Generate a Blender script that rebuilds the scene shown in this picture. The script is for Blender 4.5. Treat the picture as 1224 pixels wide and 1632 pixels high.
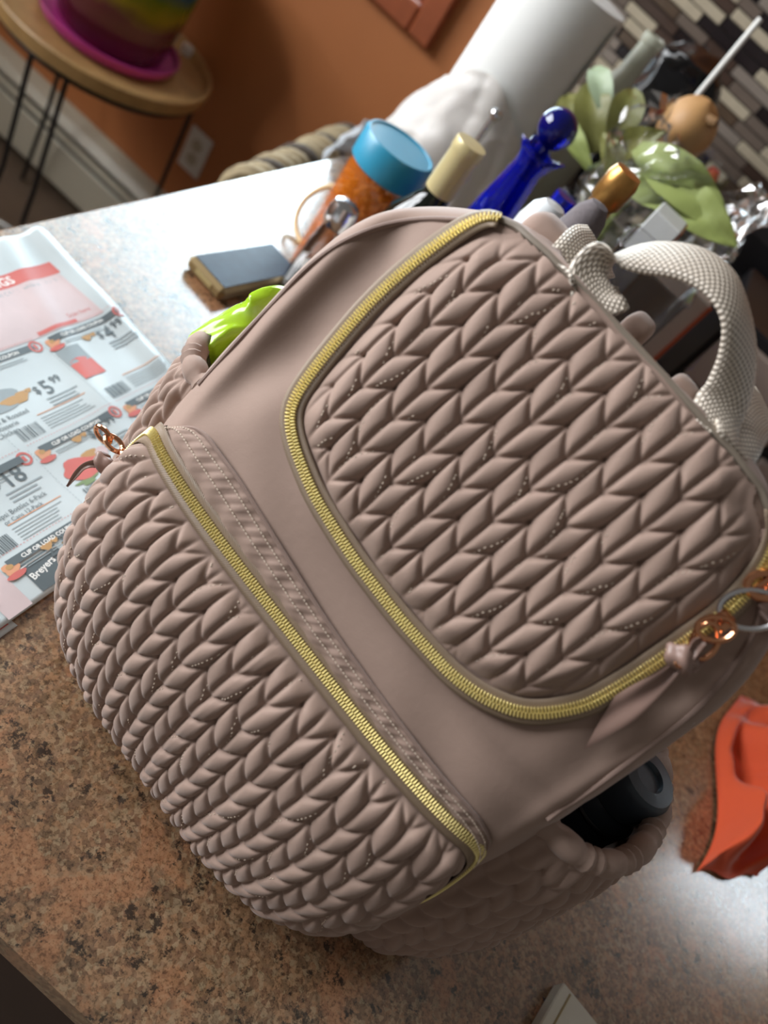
import bpy, math, random
import numpy as np
from mathutils import Vector, Matrix, noise as mnoise
random.seed(7); np.random.seed(7)
S = bpy.context.scene
COL = S.collection
for o in list(bpy.data.objects): bpy.data.objects.remove(o)

# ------------------------------------------------------------------ camera
CTOP = 0.92                      # counter top height
CAMZ = 1.42
FPX, PX, PY = 1226.0, 612.0, 816.0
TH = math.atan2(1000, 1226)      # downward pitch
NX, NY = -0.68619387, 0.7274187  # image direction of world "down"
cT, sT = math.cos(TH), math.sin(TH)
CAM = np.array([0, 0, CAMZ])
fw = Vector((0, cT, -sT)); up0 = Vector((0, sT, cT)); rt0 = Vector((1, 0, 0))
right = rt0*NY + up0*(-NX); upv = rt0*NX + up0*NY
cd = bpy.data.cameras.new('camera'); cam = bpy.data.objects.new('camera', cd); COL.objects.link(cam)
m = Matrix.Identity(4)
for i in range(3):
    m[i][0] = right[i]; m[i][1] = upv[i]; m[i][2] = -fw[i]
m.translation = Vector(CAM); cam.matrix_world = m
cd.sensor_fit = 'VERTICAL'; cd.sensor_height = 24.0; cd.sensor_width = 18.0
cd.lens = 24.0*FPX/1632
cd.clip_start = 0.02
cd.dof.use_dof = True; cd.dof.focus_distance = 0.46; cd.dof.aperture_fstop = 3.4
S.camera = cam

# ------------------------------------------------------------------ world, light, exposure
S.view_settings.view_transform = 'Standard'; S.view_settings.look = 'None'
S.view_settings.gamma = 1; S.view_settings.exposure = 0.0
S.view_settings.use_curve_mapping = False
W = bpy.data.worlds.new('world'); S.world = W; W.use_nodes = True
bg = W.node_tree.nodes['Background']; bg.inputs[0].default_value = (1.0, 0.93, 0.86, 1); bg.inputs[1].default_value = 0.15
def area(name, loc, aim, sx, sy, power, col):
    l = bpy.data.lights.new(name, 'AREA'); l.shape = 'RECTANGLE'; l.size = sx; l.size_y = sy
    l.energy = power; l.color = col
    o = bpy.data.objects.new(name, l); COL.objects.link(o); o.location = loc
    o.rotation_euler = (Vector(aim)-Vector(loc)).to_track_quat('-Z', 'Y').to_euler()
    return o
area('daylight_back_window', (-1.36, 1.985, 1.66), (-1.36, 0, 1.66), 1.30, 1.20, 108, (0.72, 0.90, 1.0))
area('added_left_light', (-2.47, 0.10, 1.80), (0, 0.30, 1.1), 2.0, 1.2, 175, (0.95, 0.97, 1.0))  # added light from the left for the bag front, no source in view
area('daylight_sink_window', (1.75, 1.985, 1.98), (1.75, 0, 1.9), 0.68, 0.70, 48, (0.84, 0.93, 1.0))

# ------------------------------------------------------------------ helpers
def ray(u, v):
    du, dv = u-PX, v-PY
    a = du*NY - dv*NX; b = -(du*NX + dv*NY)
    return np.array([a, FPX*cT + b*sT, -(FPX*sT - b*cT)])
def at(u, v, Y):
    d = ray(u, v); return CAM + d*(Y/d[1])
def onz(u, v, z):
    d = ray(u, v); return CAM + d*((z-CAMZ)/d[2])
def srgb(c):
    if isinstance(c, str): c = [int(c[i:i+2], 16)/255 for i in (0, 2, 4)]
    return tuple(x/12.92 if x <= .04045 else ((x+.055)/1.055)**2.4 for x in c[:3])+(1,)

class NT:
    def __init__(s, name):
        s.m = bpy.data.materials.new(name); s.m.use_nodes = True; s.t = s.m.node_tree
        s.b = s.t.nodes['Principled BSDF']; s.out = s.t.nodes['Material Output']
    def n(s, typ, **kw):
        x = s.t.nodes.new(typ)
        for k, v in kw.items():
            if k.startswith('i_'):
                key = k[2:]; key = int(key) if key.isdigit() else key.replace('_', ' ')
                x.inputs[key].default_value = v
            else: setattr(x, k, v)
        return x
    def l(s, a, b): s.t.links.new(a, b)
    def set(s, **kw):
        for k, v in kw.items(): s.b.inputs[k.replace('_', ' ')].default_value = v
        return s
    def bump(s, h, strength=.2, dist=.001):
        b = s.n('ShaderNodeBump'); b.inputs['Strength'].default_value = strength; b.inputs['Distance'].default_value = dist
        s.l(h, b.inputs['Height']); s.l(b.outputs[0], s.b.inputs['Normal']); return b
    def math(s, op, a, b=None):
        x = s.n('ShaderNodeMath', operation=op)
        for i, q in enumerate((a, b)):
            if q is None: continue
            if isinstance(q, (int, float)): x.inputs[i].default_value = q
            else: s.l(q, x.inputs[i])
        return x.outputs[0]
    def ramp(s, fac, stops):
        r = s.n('ShaderNodeValToRGB'); e = r.color_ramp.elements
        while len(e) < len(stops): e.new(.5)
        for q, (p, c) in zip(e, stops): q.position = p; q.color = srgb(c)
        s.l(fac, r.inputs[0]); return r.outputs[0]
    def noise(s, scale, detail=4, rough=.6, co='Object', dist=0):
        tc = s.n('ShaderNodeTexCoord'); x = s.n('ShaderNodeTexNoise')
        x.inputs['Scale'].default_value = scale; x.inputs['Detail'].default_value = detail
        x.inputs['Roughness'].default_value = rough; x.inputs['Distortion'].default_value = dist
        s.l(tc.outputs[co], x.inputs['Vector']); return x.outputs[0]

def plain(name, col, rough=.5, metal=0., noise_scale=40, var=.06, bump=0., **kw):
    q = NT(name); q.set(Roughness=rough, Metallic=metal)
    c = srgb(col)
    n = q.noise(noise_scale)
    mx = q.n('ShaderNodeMix', data_type='RGBA'); q.l(n, mx.inputs[0])
    mx.inputs[6].default_value = tuple(x*(1-var*1.6) for x in c[:3])+(1,); mx.inputs[7].default_value = tuple(min(1, x*(1+var*1.6)) for x in c[:3])+(1,)
    q.l(mx.outputs[2], q.b.inputs['Base Color'])
    if bump: q.bump(n, bump)
    for k, v in kw.items(): q.b.inputs[k.replace('_', ' ')].default_value = v
    return q.m

def clear(name, tint=(1, 1, 1), refl=.12, rough=.06, noise_bump=0.):
    q = NT(name); tr = q.n('ShaderNodeBsdfTransparent'); tr.inputs[0].default_value = tint+(1,)
    gl = q.n('ShaderNodeBsdfGlossy'); gl.inputs['Roughness'].default_value = rough
    lw = q.n('ShaderNodeLayerWeight'); lw.inputs[0].default_value = .35
    f = q.math('ADD', q.math('MULTIPLY', lw.outputs['Fresnel'], .8), refl*.5)
    mx = q.n('ShaderNodeMixShader'); q.l(f, mx.inputs[0]); q.l(tr.outputs[0], mx.inputs[1]); q.l(gl.outputs[0], mx.inputs[2])
    if noise_bump:
        b = q.n('ShaderNodeBump'); b.inputs['Strength'].default_value = noise_bump; b.inputs['Distance'].default_value = .004
        q.l(q.noise(45), b.inputs['Height']); q.l(b.outputs[0], gl.inputs['Normal'])
    q.l(mx.outputs[0], q.out.inputs[0]); return q.m

def mk(name, v, f, mat=None, parent=None, smooth=True, kind=None, uv=None):
    me = bpy.data.meshes.new(name)
    v = np.asarray(v, dtype=float)
    if parent is not None: v = v - np.array(parent_base(parent))
    me.from_pydata(v.tolist(), [], f if isinstance(f, list) else f.tolist())
    if uv is not None:
        ul = me.uv_layers.new(name='UVMap'); li = np.empty(len(me.loops), dtype=np.int32); me.loops.foreach_get('vertex_index', li)
        ul.data.foreach_set('uv', np.asarray(uv, dtype=np.float32)[li].ravel())
    if smooth: me.polygons.foreach_set('use_smooth', [True]*len(me.polygons))
    me.update()
    if mat: me.materials.append(mat)
    o = bpy.data.objects.new(name, me); COL.objects.link(o)
    if parent is not None: o.parent = parent
    if kind: o['kind'] = kind
    return o
BASES = {}
def parent_base(p):
    return BASES.get(p.name, (0, 0, 0))
def thing(name, label, cat, loc=(0, 0, 0), group=None):
    o = bpy.data.objects.new(name, None); COL.objects.link(o); o.location = tuple(float(x) for x in loc); o.empty_display_size = .05
    o['label'] = label; o['category'] = cat
    if group: o['group'] = group
    BASES[o.name] = tuple(float(x) for x in loc)
    return o
def sub(o, p):                       # remember the base of a part so that sub-parts line up
    BASES[o.name] = parent_base(p); return o
def tag(o, label, cat, group=None):
    o['label'] = label; o['category'] = cat
    if group: o['group'] = group
    return o
def struct(o): o['kind'] = 'structure'; return o

class MB:
    def __init__(s): s.v = []; s.f = []; s.uv = []
    def add(s, v, f):
        k = len(s.v); s.v += [tuple(map(float, p)) for p in v]; s.f += [tuple(int(i)+k for i in q) for q in f]; return s
    def box(s, c, d, rot=None, bev=0.0):
        c = Vector(tuple(map(float, c))); x, y, z = [q/2 for q in d]
        M = rot.to_3x3() if rot is not None else Matrix.Identity(3)
        if bev <= 0:
            vs = [Vector((i*x, j*y, k*z)) for i in (-1, 1) for j in (-1, 1) for k in (-1, 1)]
            fs = [(0, 1, 3, 2), (4, 6, 7, 5), (0, 4, 5, 1), (2, 3, 7, 6), (0, 2, 6, 4), (1, 5, 7, 3)]
        else:
            b = min(bev, x*.95, y*.95, z*.95); vs = []; idx = {}
            for i in (-1, 1):
                for j in (-1, 1):
                    for k in (-1, 1):
                        for ax in range(3):
                            p = [i*(x-b), j*(y-b), k*(z-b)]; p[ax] = (i*x, j*y, k*z)[ax]
                            idx[(i, j, k, ax)] = len(vs); vs.append(Vector(p))
            fs = []
            for ax in range(3):
                o1, o2 = [(1, 2), (2, 0), (0, 1)][ax]
                for sg in (-1, 1):
                    q = []
                    for (p1, p2) in ((-1, -1), (1, -1), (1, 1), (-1, 1)):
                        t = [0, 0, 0]; t[ax] = sg; t[o1] = p1; t[o2] = p2; q.append(idx[(*t, ax)])
                    fs.append(tuple(q) if sg > 0 else tuple(reversed(q)))
            for ax in range(3):
                o1, o2 = [(1, 2), (2, 0), (0, 1)][ax]
                for s1 in (-1, 1):
                    for s2 in (-1, 1):
                        t0 = [0, 0, 0]; t1 = [0, 0, 0]; t0[ax] = -1; t1[ax] = 1
                        for t in (t0, t1): t[o1] = s1; t[o2] = s2
                        q = (idx[(*t0, o1)], idx[(*t1, o1)], idx[(*t1, o2)], idx[(*t0, o2)])
                        fs.append(q if s1*s2 > 0 else tuple(reversed(q)))
            for i in (-1, 1):
                for j in (-1, 1):
                    for k in (-1, 1):
                        q = tuple(idx[(i, j, k, a)] for a in range(3)); fs.append(q if i*j*k > 0 else tuple(reversed(q)))
        return s.add([c+M@p for p in vs], fs)
    def lathe(s, prof, c=(0, 0, 0), n=32, axis=None, sx=1., sy=1.):
        M = axis if axis is not None else Matrix.Identity(3); c = Vector(tuple(map(float, c))); vs = []; fs = []
        for r, z in prof:
            for i in range(n):
                a = 2*math.pi*i/n; vs.append(c+M@Vector((r*sx*math.cos(a), r*sy*math.sin(a), z)))
        for j in range(len(prof)-1):
            for i in range(n):
                k = (i+1) % n; fs.append((j*n+i, j*n+k, (j+1)*n+k, (j+1)*n+i))
        if prof[0][0] > 1e-5: fs.append(tuple(reversed(range(n))))
        if prof[-1][0] > 1e-5: fs.append(tuple((len(prof)-1)*n+i for i in range(n)))
        return s.add(vs, fs)
    def tube(s, pts, r, n=10, closed=False, cap=True):
        P = [Vector(tuple(map(float, p))) for p in pts]; N = len(P); vs = []; fs = []
        rs = r if hasattr(r, '__len__') else [r]*N
        T = []
        for i in range(N):
            a = P[(i-1) % N] if (closed or i > 0) else P[i]; b = P[(i+1) % N] if (closed or i < N-1) else P[i]
            T.append((b-a).normalized())
        nrm = T[0].orthogonal().normalized()
        for i in range(N):
            nrm = (nrm - T[i]*nrm.dot(T[i])).normalized(); bn = T[i].cross(nrm)
            for k in range(n):
                a = 2*math.pi*k/n; vs.append(P[i]+(nrm*math.cos(a)+bn*math.sin(a))*rs[i])
        for i in range(N if closed else N-1):
            j = (i+1) % N
            for k in range(n):
                l = (k+1) % n; fs.append((i*n+k, i*n+l, j*n+l, j*n+k))
        if not closed and cap: fs.append(tuple(reversed(range(n)))); fs.append(tuple((N-1)*n+k for k in range(n)))
        return s.add(vs, fs)
    def ball(s, c, r, nu=20, nv=12, sc=(1, 1, 1)):
        pr = [(max(1e-6, r*math.sin(math.pi*i/nv)), -r*math.cos(math.pi*i/nv)) for i in range(nv+1)]
        k = len(s.v); s.lathe(pr, (0, 0, 0), nu)
        for i in range(k, len(s.v)):
            p = s.v[i]; s.v[i] = (p[0]*sc[0]+c[0], p[1]*sc[1]+c[1], p[2]*sc[2]+c[2])
        return s
    def torus(s, c, R, r, M=None, n=40, m_=10, sx=1., sy=1.):
        M = M if M is not None else Matrix.Identity(3); c = Vector(tuple(map(float, c)))
        return s.tube([c+M@Vector((R*sx*math.cos(2*math.pi*i/n), R*sy*math.sin(2*math.pi*i/n), 0)) for i in range(n)], r, m_, closed=True)
    def build(s, name, mat, parent=None, smooth=True, kind=None):
        o = mk(name, s.v, s.f, mat, parent, smooth, kind)
        if smooth: autosmooth(o)
        return o
def autosmooth(o, ang=35):
    me = o.data; ca = math.cos(math.radians(ang))
    import bmesh
    b = bmesh.new(); b.from_mesh(me)
    for e in b.edges:
        if len(e.link_faces) == 2 and e.link_faces[0].normal.dot(e.link_faces[1].normal) < ca: e.smooth = False
    b.to_mesh(me); b.free()

def grid_faces(nu, nv, closed_u=False):
    i = np.arange(nu if closed_u else nu-1)[:, None]; j = np.arange(nv-1)[None, :]
    i2 = (i+1) % nu
    return np.stack([i*nv+j, i2*nv+j, i2*nv+j+1, i*nv+j+1], -1).reshape(-1, 4)
def catmull(P, step):
    P = np.asarray(P, float); Q = np.vstack([2*P[0]-P[1], P, 2*P[-1]-P[-2]]); out = []
    for i in range(1, len(Q)-2):
        for u in np.linspace(0, 1, 24, endpoint=False):
            out.append(.5*((2*Q[i])+(-Q[i-1]+Q[i+1])*u+(2*Q[i-1]-5*Q[i]+4*Q[i+1]-Q[i+2])*u*u+(-Q[i-1]+3*Q[i]-3*Q[i+1]+Q[i+2])*u**3))
    out.append(Q[-2]); out = np.array(out)
    L = np.r_[0, np.cumsum(np.linalg.norm(np.diff(out, axis=0), axis=1))]
    n = max(2, int(round(L[-1]/step))+1); t = np.linspace(0, L[-1], n)
    return np.stack([np.interp(t, L, out[:, k]) for k in range(out.shape[1])], -1)
def norm(a): return a/np.maximum(np.linalg.norm(a, axis=-1, keepdims=True), 1e-12)
def smooth_arr(a, k):
    for _ in range(k):
        b = a.copy(); b[1:-1] = (a[:-2]+2*a[1:-1]+a[2:])/4; a = b
    return a
def ribbon(name, P, Wd, width, thick, mat, parent, crown=0., nw=6, widths=None, kind=None):
    """strap along P with width direction Wd (unit), rounded rectangle section, UV in metres."""
    P = np.asarray(P, float); n = len(P); T = norm(np.gradient(P, axis=0)); Wd = np.asarray(Wd, float)
    Wd = norm(Wd-T*(Wd*T).sum(-1, keepdims=True)); N = np.cross(T, Wd)
    L = np.r_[0, np.cumsum(np.linalg.norm(np.diff(P, axis=0), axis=1))]
    ring = []
    xs = np.linspace(-1, 1, nw)
    for x in xs: ring.append((x, 1))
    for x in xs[::-1]: ring.append((x, -1))
    V = []; UV = []
    for x, sgn in ring:
        w = (width if widths is None else np.asarray(widths))/2
        wv = (x*w*np.ones(n))[:, None]
        hz = thick/2*sgn*(1-.55*abs(x)**6) + crown*(1-x*x)
        V.append(P+Wd*wv+N*hz); UV.append(np.stack([x*width/2+0*L, L], -1))
    V = np.stack(V, 1); UV = np.stack(UV, 1); k = len(ring); f = []
    for i in range(n-1):
        for j in range(k):
            l = (j+1) % k; f.append((i*k+j, i*k+l, (i+1)*k+l, (i+1)*k+j))
    f.append(tuple(range(k))[::-1]); f.append(tuple((n-1)*k+j for j in range(k)))
    return mk(name, V.reshape(-1, 3), f, mat, parent, True, kind, UV.reshape(-1, 2))
def vnoise(p, sc, seed=0.):
    return mnoise.noise(Vector((p[0]*sc+seed, p[1]*sc+seed*1.7, p[2]*sc-seed)))
def crumple(V, amp, sc, seed=0., ridge=True):
    V = np.asarray(V, float); out = []
    for p in V:
        q = Vector((p[0]*sc+seed, p[1]*sc-seed, p[2]*sc+seed*.5))
        d = mnoise.noise_vector(q)
        if ridge:
            e = 1-abs(mnoise.noise(q*1.7+Vector((3, 1, 7))))*2; d = d*.6+d.normalized()*e*.5 if d.length > 0 else d
        out.append(p+np.array(d)*amp)
    return np.array(out)

# ------------------------------------------------------------------ materials
def fabric(name, col, sheen=.35):
    q = NT(name); q.set(Roughness=.72); q.b.inputs['Sheen Weight'].default_value = sheen; q.b.inputs['Sheen Roughness'].default_value = .45
    q.b.inputs['Specular IOR Level'].default_value = .3
    c = srgb(col); n = q.noise(9, 3)
    mx = q.n('ShaderNodeMix', data_type='RGBA'); q.l(n, mx.inputs[0])
    mx.inputs[6].default_value = tuple(x*.92 for x in c[:3])+(1,); mx.inputs[7].default_value = tuple(x*1.06 for x in c[:3])+(1,)
    q.l(mx.outputs[2], q.b.inputs['Base Color'])
    h = q.math('ADD', q.math('MULTIPLY', q.noise(1600, 2), .5), q.noise(160, 3))
    q.bump(h, .22, .0006); return q.m
M = {}
M['taupe'] = fabric('taupe_fabric', '9F877A', .2)
M['taupe_seam'] = fabric('taupe_seam', '8F786D')
M['satin'] = plain('satin_ribbon', '90756A', .42, 0, 60, .05)
M['thread'] = plain('pale_thread', 'DCCBB8', .6)
M['brass'] = plain('yellow_brass', 'FFE9A0', .36, .75, 200, .05)
M['rose'] = plain('rose_gold', 'E0A078', .16, 1., 60, .03)
M['steel'] = plain('bright_steel', 'D8D8DA', .2, 1.)
def weave(name, c1, c2, kx, ky, diag=False, rough=.55, bump=.6):
    q = NT(name); q.set(Roughness=rough); uv = q.n('ShaderNodeUVMap'); sp = q.n('ShaderNodeSeparateXYZ'); q.l(uv.outputs[0], sp.inputs[0])
    if diag:
        ax = q.math('ABSOLUTE', sp.outputs[0])
        h = q.math('SINE', q.math('MULTIPLY', q.math('ADD', ax, sp.outputs[1]), kx))
    else:
        a = q.math('SINE', q.math('MULTIPLY', sp.outputs[0], kx))
        row = q.math('MULTIPLY', q.math('SIGN', a), math.pi/2)
        b = q.math('SINE', q.math('ADD', q.math('MULTIPLY', sp.outputs[1], ky), row))
        h = q.math('MULTIPLY', q.math('ABSOLUTE', a), q.math('ADD', q.math('MULTIPLY', b, .5), .5))
    f = q.math('ADD', q.math('MULTIPLY', h, .5), .5) if diag else h
    q.l(q.ramp(f, [(0, c1), (.55, c2)]), q.b.inputs['Base Color']); q.bump(h, bump, .0008); return q.m
M['webbing'] = weave('beige_webbing', '8A7E70', 'E6DBCB', 2*math.pi/.0032, 2*math.pi/.0030, rough=.42)
M['tape'] = weave('zipper_tape', '6F5C49', '95816B', 2*math.pi/.0013, 0, True, .5, .3)
def granite():
    q = NT('speckled_granite'); q.set(Roughness=.2, IOR=1.6); q.b.inputs['Coat Weight'].default_value = .85; q.b.inputs['Coat Roughness'].default_value = .16; q.b.inputs['Coat IOR'].default_value = 1.7
    tc = q.n('ShaderNodeTexCoord')
    def vor(sc):
        v = q.n('ShaderNodeTexVoronoi'); v.inputs['Scale'].default_value = sc; v.inputs['Randomness'].default_value = 1
        wn = q.n('ShaderNodeTexNoise'); wn.inputs['Scale'].default_value = sc*.9; wn.inputs['Detail'].default_value = 4
        q.l(tc.outputs['Object'], wn.inputs['Vector'])
        mixv = q.n('ShaderNodeVectorMath', operation='MULTIPLY_ADD'); q.l(wn.outputs['Color'], mixv.inputs[0]); mixv.inputs[1].default_value = (1.1/sc,)*3; q.l(tc.outputs['Object'], mixv.inputs[2])
        q.l(mixv.outputs[0], v.inputs['Vector']); return v
    big = q.noise(22, 6, .68, dist=.5)
    base = q.ramp(big, [(.30, '5F4938'), (.42, '84694F'), (.50, 'A98263'), (.58, '927254'), (.70, '6F5A45')])
    v1 = vor(300); g1 = q.n('ShaderNodeSeparateColor'); q.l(v1.outputs['Color'], g1.inputs[0])
    grains = q.ramp(g1.outputs[0], [(0, '3F342B'), (.2, '7C6349'), (.45, 'A9815F'), (.7, 'AC9A7B'), (.93, '6A4E3C')])
    mx = q.n('ShaderNodeMix', data_type='RGBA'); mx.inputs[0].default_value = .55; q.l(base, mx.inputs[6]); q.l(grains, mx.inputs[7])
    pt = q.ramp(q.noise(17, 5, .62, dist=.5), [(.55, '000000'), (.60, 'FFFFFF')])      # peach patches
    m2 = q.n('ShaderNodeMix', data_type='RGBA'); q.l(q.math('MULTIPLY', q.math('MULTIPLY', pt, q.math('ADD', q.noise(150, 4, .7), .25)), .75), m2.inputs[0]); q.l(mx.outputs[2], m2.inputs[6]); m2.inputs[7].default_value = srgb('B5805C')
    dk = q.ramp(q.noise(84, 7, .72, dist=.1), [(.385, 'FFFFFF'), (.43, '000000')])      # dark flecks
    m3 = q.n('ShaderNodeMix', data_type='RGBA'); q.l(q.math('MULTIPLY', dk, .9), m3.inputs[0]); q.l(m2.outputs[2], m3.inputs[6]); m3.inputs[7].default_value = srgb('2A241F')
    dk2 = q.ramp(q.noise(31, 7, .70, dist=.1), [(.33, 'FFFFFF'), (.365, '000000')])
    m4 = q.n('ShaderNodeMix', data_type='RGBA'); q.l(q.math('MULTIPLY', dk2, .85), m4.inputs[0]); q.l(m3.outputs[2], m4.inputs[6]); m4.inputs[7].default_value = srgb('36312B')
    fine = q.n('ShaderNodeMix', data_type='RGBA', blend_type='MULTIPLY'); fine.inputs[0].default_value = .8
    q.l(m4.outputs[2], fine.inputs[6]); q.l(q.ramp(q.noise(420, 5, .75), [(.38, '8A8078'), (.5, 'F4F0EA'), (.62, 'FFFFFF')]), fine.inputs[7])
    q.l(fine.outputs[2], q.b.inputs['Base Color']); q.bump(q.noise(60, 4), .06, .0008); return q.m
M['granite'] = granite()
M['wall'] = plain('orange_brown_paint', 'B4703F', .55, 0, 6, .05, .05)
M['floor'] = plain('brown_floor', '6A5A4A', .45, 0, 12, .15)
M['dark_wood'] = plain('dark_wood', '33241F', .5, 0, 12, .2)
M['trim_wood'] = plain('reddish_wood_trim', '97502F', .4, 0, 30, .15)
M['enamel'] = plain('cream_enamel', 'BDB7A3', .4, 0, 8, .03)
M['black'] = plain('black_paint', '17161A', .4)
M['black_gloss'] = plain('black_gloss', '0E0E10', .16)
M['white_plastic'] = plain('white_plastic', 'E3E2DC', .4)
M['paper'] = plain('newsprint_paper', 'C6D0D1', .4, 0, 30, .03)
M['paper_pink'] = plain('pale_pink_print', 'CDB9B8', .6)
M['ink'] = plain('dark_grey_ink', '5C6669', .5)
M['ink_pale'] = plain('pale_grey_ink', '939EA1', .6)
M['ink_red'] = plain('red_ink', 'CB6A62', .6)
M['ink_orange'] = plain('orange_ink', 'D69A74', .6)
M['ink_white'] = plain('white_ink', 'EFEFEA', .6)
M['ink_tan'] = plain('tan_ink', 'B9905C', .6)
M['ink_green'] = plain('green_ink', '7A8F62', .6)
M['tray_wood'] = plain('mango_wood', 'B8935E', .45, 0, 25, .22)
M['glass_clear'] = clear('clear_glass')
M['film'] = clear('clear_film', (.96, .97, .97), .16, .16, .25)

# ------------------------------------------------------------------ the room
def wall_with_holes(name, x0, x1, z0, z1, holes, y0, y1, mat, swap=False):
    xs = sorted({x0, x1, *[h[0] for h in holes], *[h[1] for h in holes]}); zs = sorted({z0, z1, *[h[2] for h in holes], *[h[3] for h in holes]})
    b = MB()
    for i in range(len(xs)-1):
        for j in range(len(zs)-1):
            cx, cz = (xs[i]+xs[i+1])/2, (zs[j]+zs[j+1])/2
            if any(h[0] < cx < h[1] and h[2] < cz < h[3] for h in holes): continue
            c = (cx, (y0+y1)/2, cz); d = (xs[i+1]-xs[i], y1-y0, zs[j+1]-zs[j])
            if swap: c = (c[1], c[0], c[2]); d = (d[1], d[0], d[2])
            b.box(c, d)
    return struct(b.build(name, mat, smooth=False))
YW = 1.817
H1 = (-2.02, -.664, 1.02, 2.28); H2 = (1.4, 2.1, 1.62, 2.34)
wb = wall_with_holes('wall_back', -2.5, 2.5, 0, 2.5, [H1, H2], YW, YW+.14, M['wall'])
wall_with_holes('wall_left', -1.2, YW, 0, 2.5, [(-.9, 1.1, 1.2, 2.4)], -2.42, -2.3, M['wall'], True)
struct(MB().box((0, .2, -.03), (5.2, 3.6, .06)).build('floor', M['floor'], smooth=False))
def window(name, h, swap=False, y=YW, mat=M['trim_wood']):
    x0, x1, z0, z1 = h; e = bpy.data.objects.new(name, None); COL.objects.link(e); e['kind'] = 'structure'
    def bx(nm, c, d, mt, bev=.006):
        if swap: c = (c[1], c[0], c[2]); d = (d[1], d[0], d[2])
        return MB().box(c, d, bev=bev).build(nm, mt, e)
    w = .058; xc, zc = (x0+x1)/2, (z0+z1)/2; s = 1 if not swap else 1
    yo = y-.012 if not swap else y+.012
    bx('casing', (x0-w/2+.014, yo, zc), (w, .032, z1-z0+2*w-.03), mat); bx('casing', (x1+w/2-.014, yo, zc), (w, .032, z1-z0+2*w-.03), mat)
    bx('casing', (xc, yo, z1+w/2-.014), (x1-x0-.03, .03, w), mat); bx('casing', (xc, yo, z0-w/2+.014), (x1-x0-.03, .03, w), mat)
    yi = y+.06 if not swap else y-.06
    for c, d in (((x0+.022, yi, zc), (.04, .035, z1-z0)), ((x1-.022, yi, zc), (.04, .035, z1-z0)), ((xc, yi, z0+.022), (x1-x0-.08, .035, .04)), ((xc, yi, z1-.022), (x1-x0-.08, .035, .04)), ((xc, yi, zc), (x1-x0-.08, .03, .035))):
        bx('sash', c, d, mat, .003)
    bx('pane', (xc, yi, zc), (x1-x0-.06, .004, z1-z0-.06), M['glass_clear'], 0)
window('window_1', H1); window('window_2', H2, mat=M['enamel'])
window('added_left_window', (-.9, 1.1, 1.2, 2.4), True, -2.3, M['enamel'])  # unseen window, put in to account for the added left light

# counter
ct = MB().box(((-.452+1.35)/2, (.128+1.815)/2, CTOP-.019), (1.35+.452, 1.815-.128, .038), bev=.008).build('granite_counter', M['granite'])
ct.location.z += .0
tag(ct, 'speckled pink-brown granite counter slab that everything in the kitchen stands on', 'counter')
cb = thing('counter_base', 'dark wooden cabinet under the granite counter', 'cabinet', (.45, 1.0, 0))
MB().box((.61, 1.0, .4808), (1.36, 1.6, .8010), bev=.004).build('carcass', M['dark_wood'], cb)
MB().box((.61, 1.0, .04), (1.30, 1.5, .08)).build('plinth', M['black'], cb)

# mosaic backsplash: every strip is a piece of the wall behind the counter
tp = [('tile_cream', 'B9AD96', .35), ('tile_taupe', '6E6157', .3), ('tile_brown', '4A3A32', .25), ('tile_black', '221B1D', .15), ('tile_grey', '8A7F75', .3), ('tile_umber', '5A4A3C', .2)]
TM = [plain(n, c, r, 0, 50, .08) for n, c, r in tp]
struct(MB().box((.14, YW-.002, 1.20), (1.06, .006, .555)).build('trim_1', plain('dark_grout', '2E2825', .8)))
bs = bpy.data.objects['trim_1']; BASES['trim_1'] = (0, 0, 0)
tm_cache = {}
rh = .0205; nrow = 26
for r in range(nrow):
    z = .9245+rh*r; x = -.385-random.random()*.06; prev = -1
    while x < .56:
        L = random.choice([.048, .048, .073, .098, .098, .148]); x1 = min(x+L, .665); xa = max(x, -.385)
        x += L
        if x1-xa < .012: continue
        c = random.choices(range(6), [3, 3, 3, 2.4, 1.5, 2])[0]
        if c == prev: c = (c+2) % 6
        prev = c; key = (round(x1-xa, 3), c)
        if key not in tm_cache:
            o = MB().box((0, 0, 0), (x1-xa-.0022, .007, rh-.0022), bev=.0012).build('tile', TM[c], bs); tm_cache[key] = o
        else:
            o = tm_cache[key].copy(); COL.objects.link(o); o.parent = bs
        o.location = ((xa+x1)/2, YW-.007-random.random()*.0015, z+rh/2)

# baseboard heater
ht = thing('baseboard_heater', 'long cream metal baseboard heater low on the orange wall', 'heater', (-1.4, YW-.03, 0))
def prof_x(prof, x0, x1):
    n = len(prof); v = [(x0, y, z) for y, z in prof]+[(x1, y, z) for y, z in prof]
    return v, [(i, (i+1) % n, n+(i+1) % n, n+i) for i in range(n)]+[tuple(range(n))[::-1], tuple(range(n, 2*n))]
for nm, pr, mt in (('back_plate', [(YW, .01), (YW, .235), (YW-.012, .235), (YW-.012, .01)], M['enamel']),
                   ('hood', [(YW, .236), (YW-.045, .222), (YW-.062, .200), (YW-.058, .198), (YW-.042, .216), (YW-.002, .229)], M['enamel']),
                   ('damper', [(YW-.064, .186), (YW-.069, .170), (YW-.066, .169), (YW-.060, .185)], M['enamel']),
                   ('front_panel', [(YW-.062, .155), (YW-.068, .15), (YW-.068, .038), (YW-.06, .03), (YW-.057, .032), (YW-.064, .04), (YW-.064, .148), (YW-.059, .152)], M['enamel']),
                   ('heating_element', [(YW-.018, .06), (YW-.018, .15), (YW-.05, .15), (YW-.05, .06)], M['black'])):
    v, f = prof_x(pr, -2.2, -.55); mk(nm, v, f, mt, ht, False)

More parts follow.
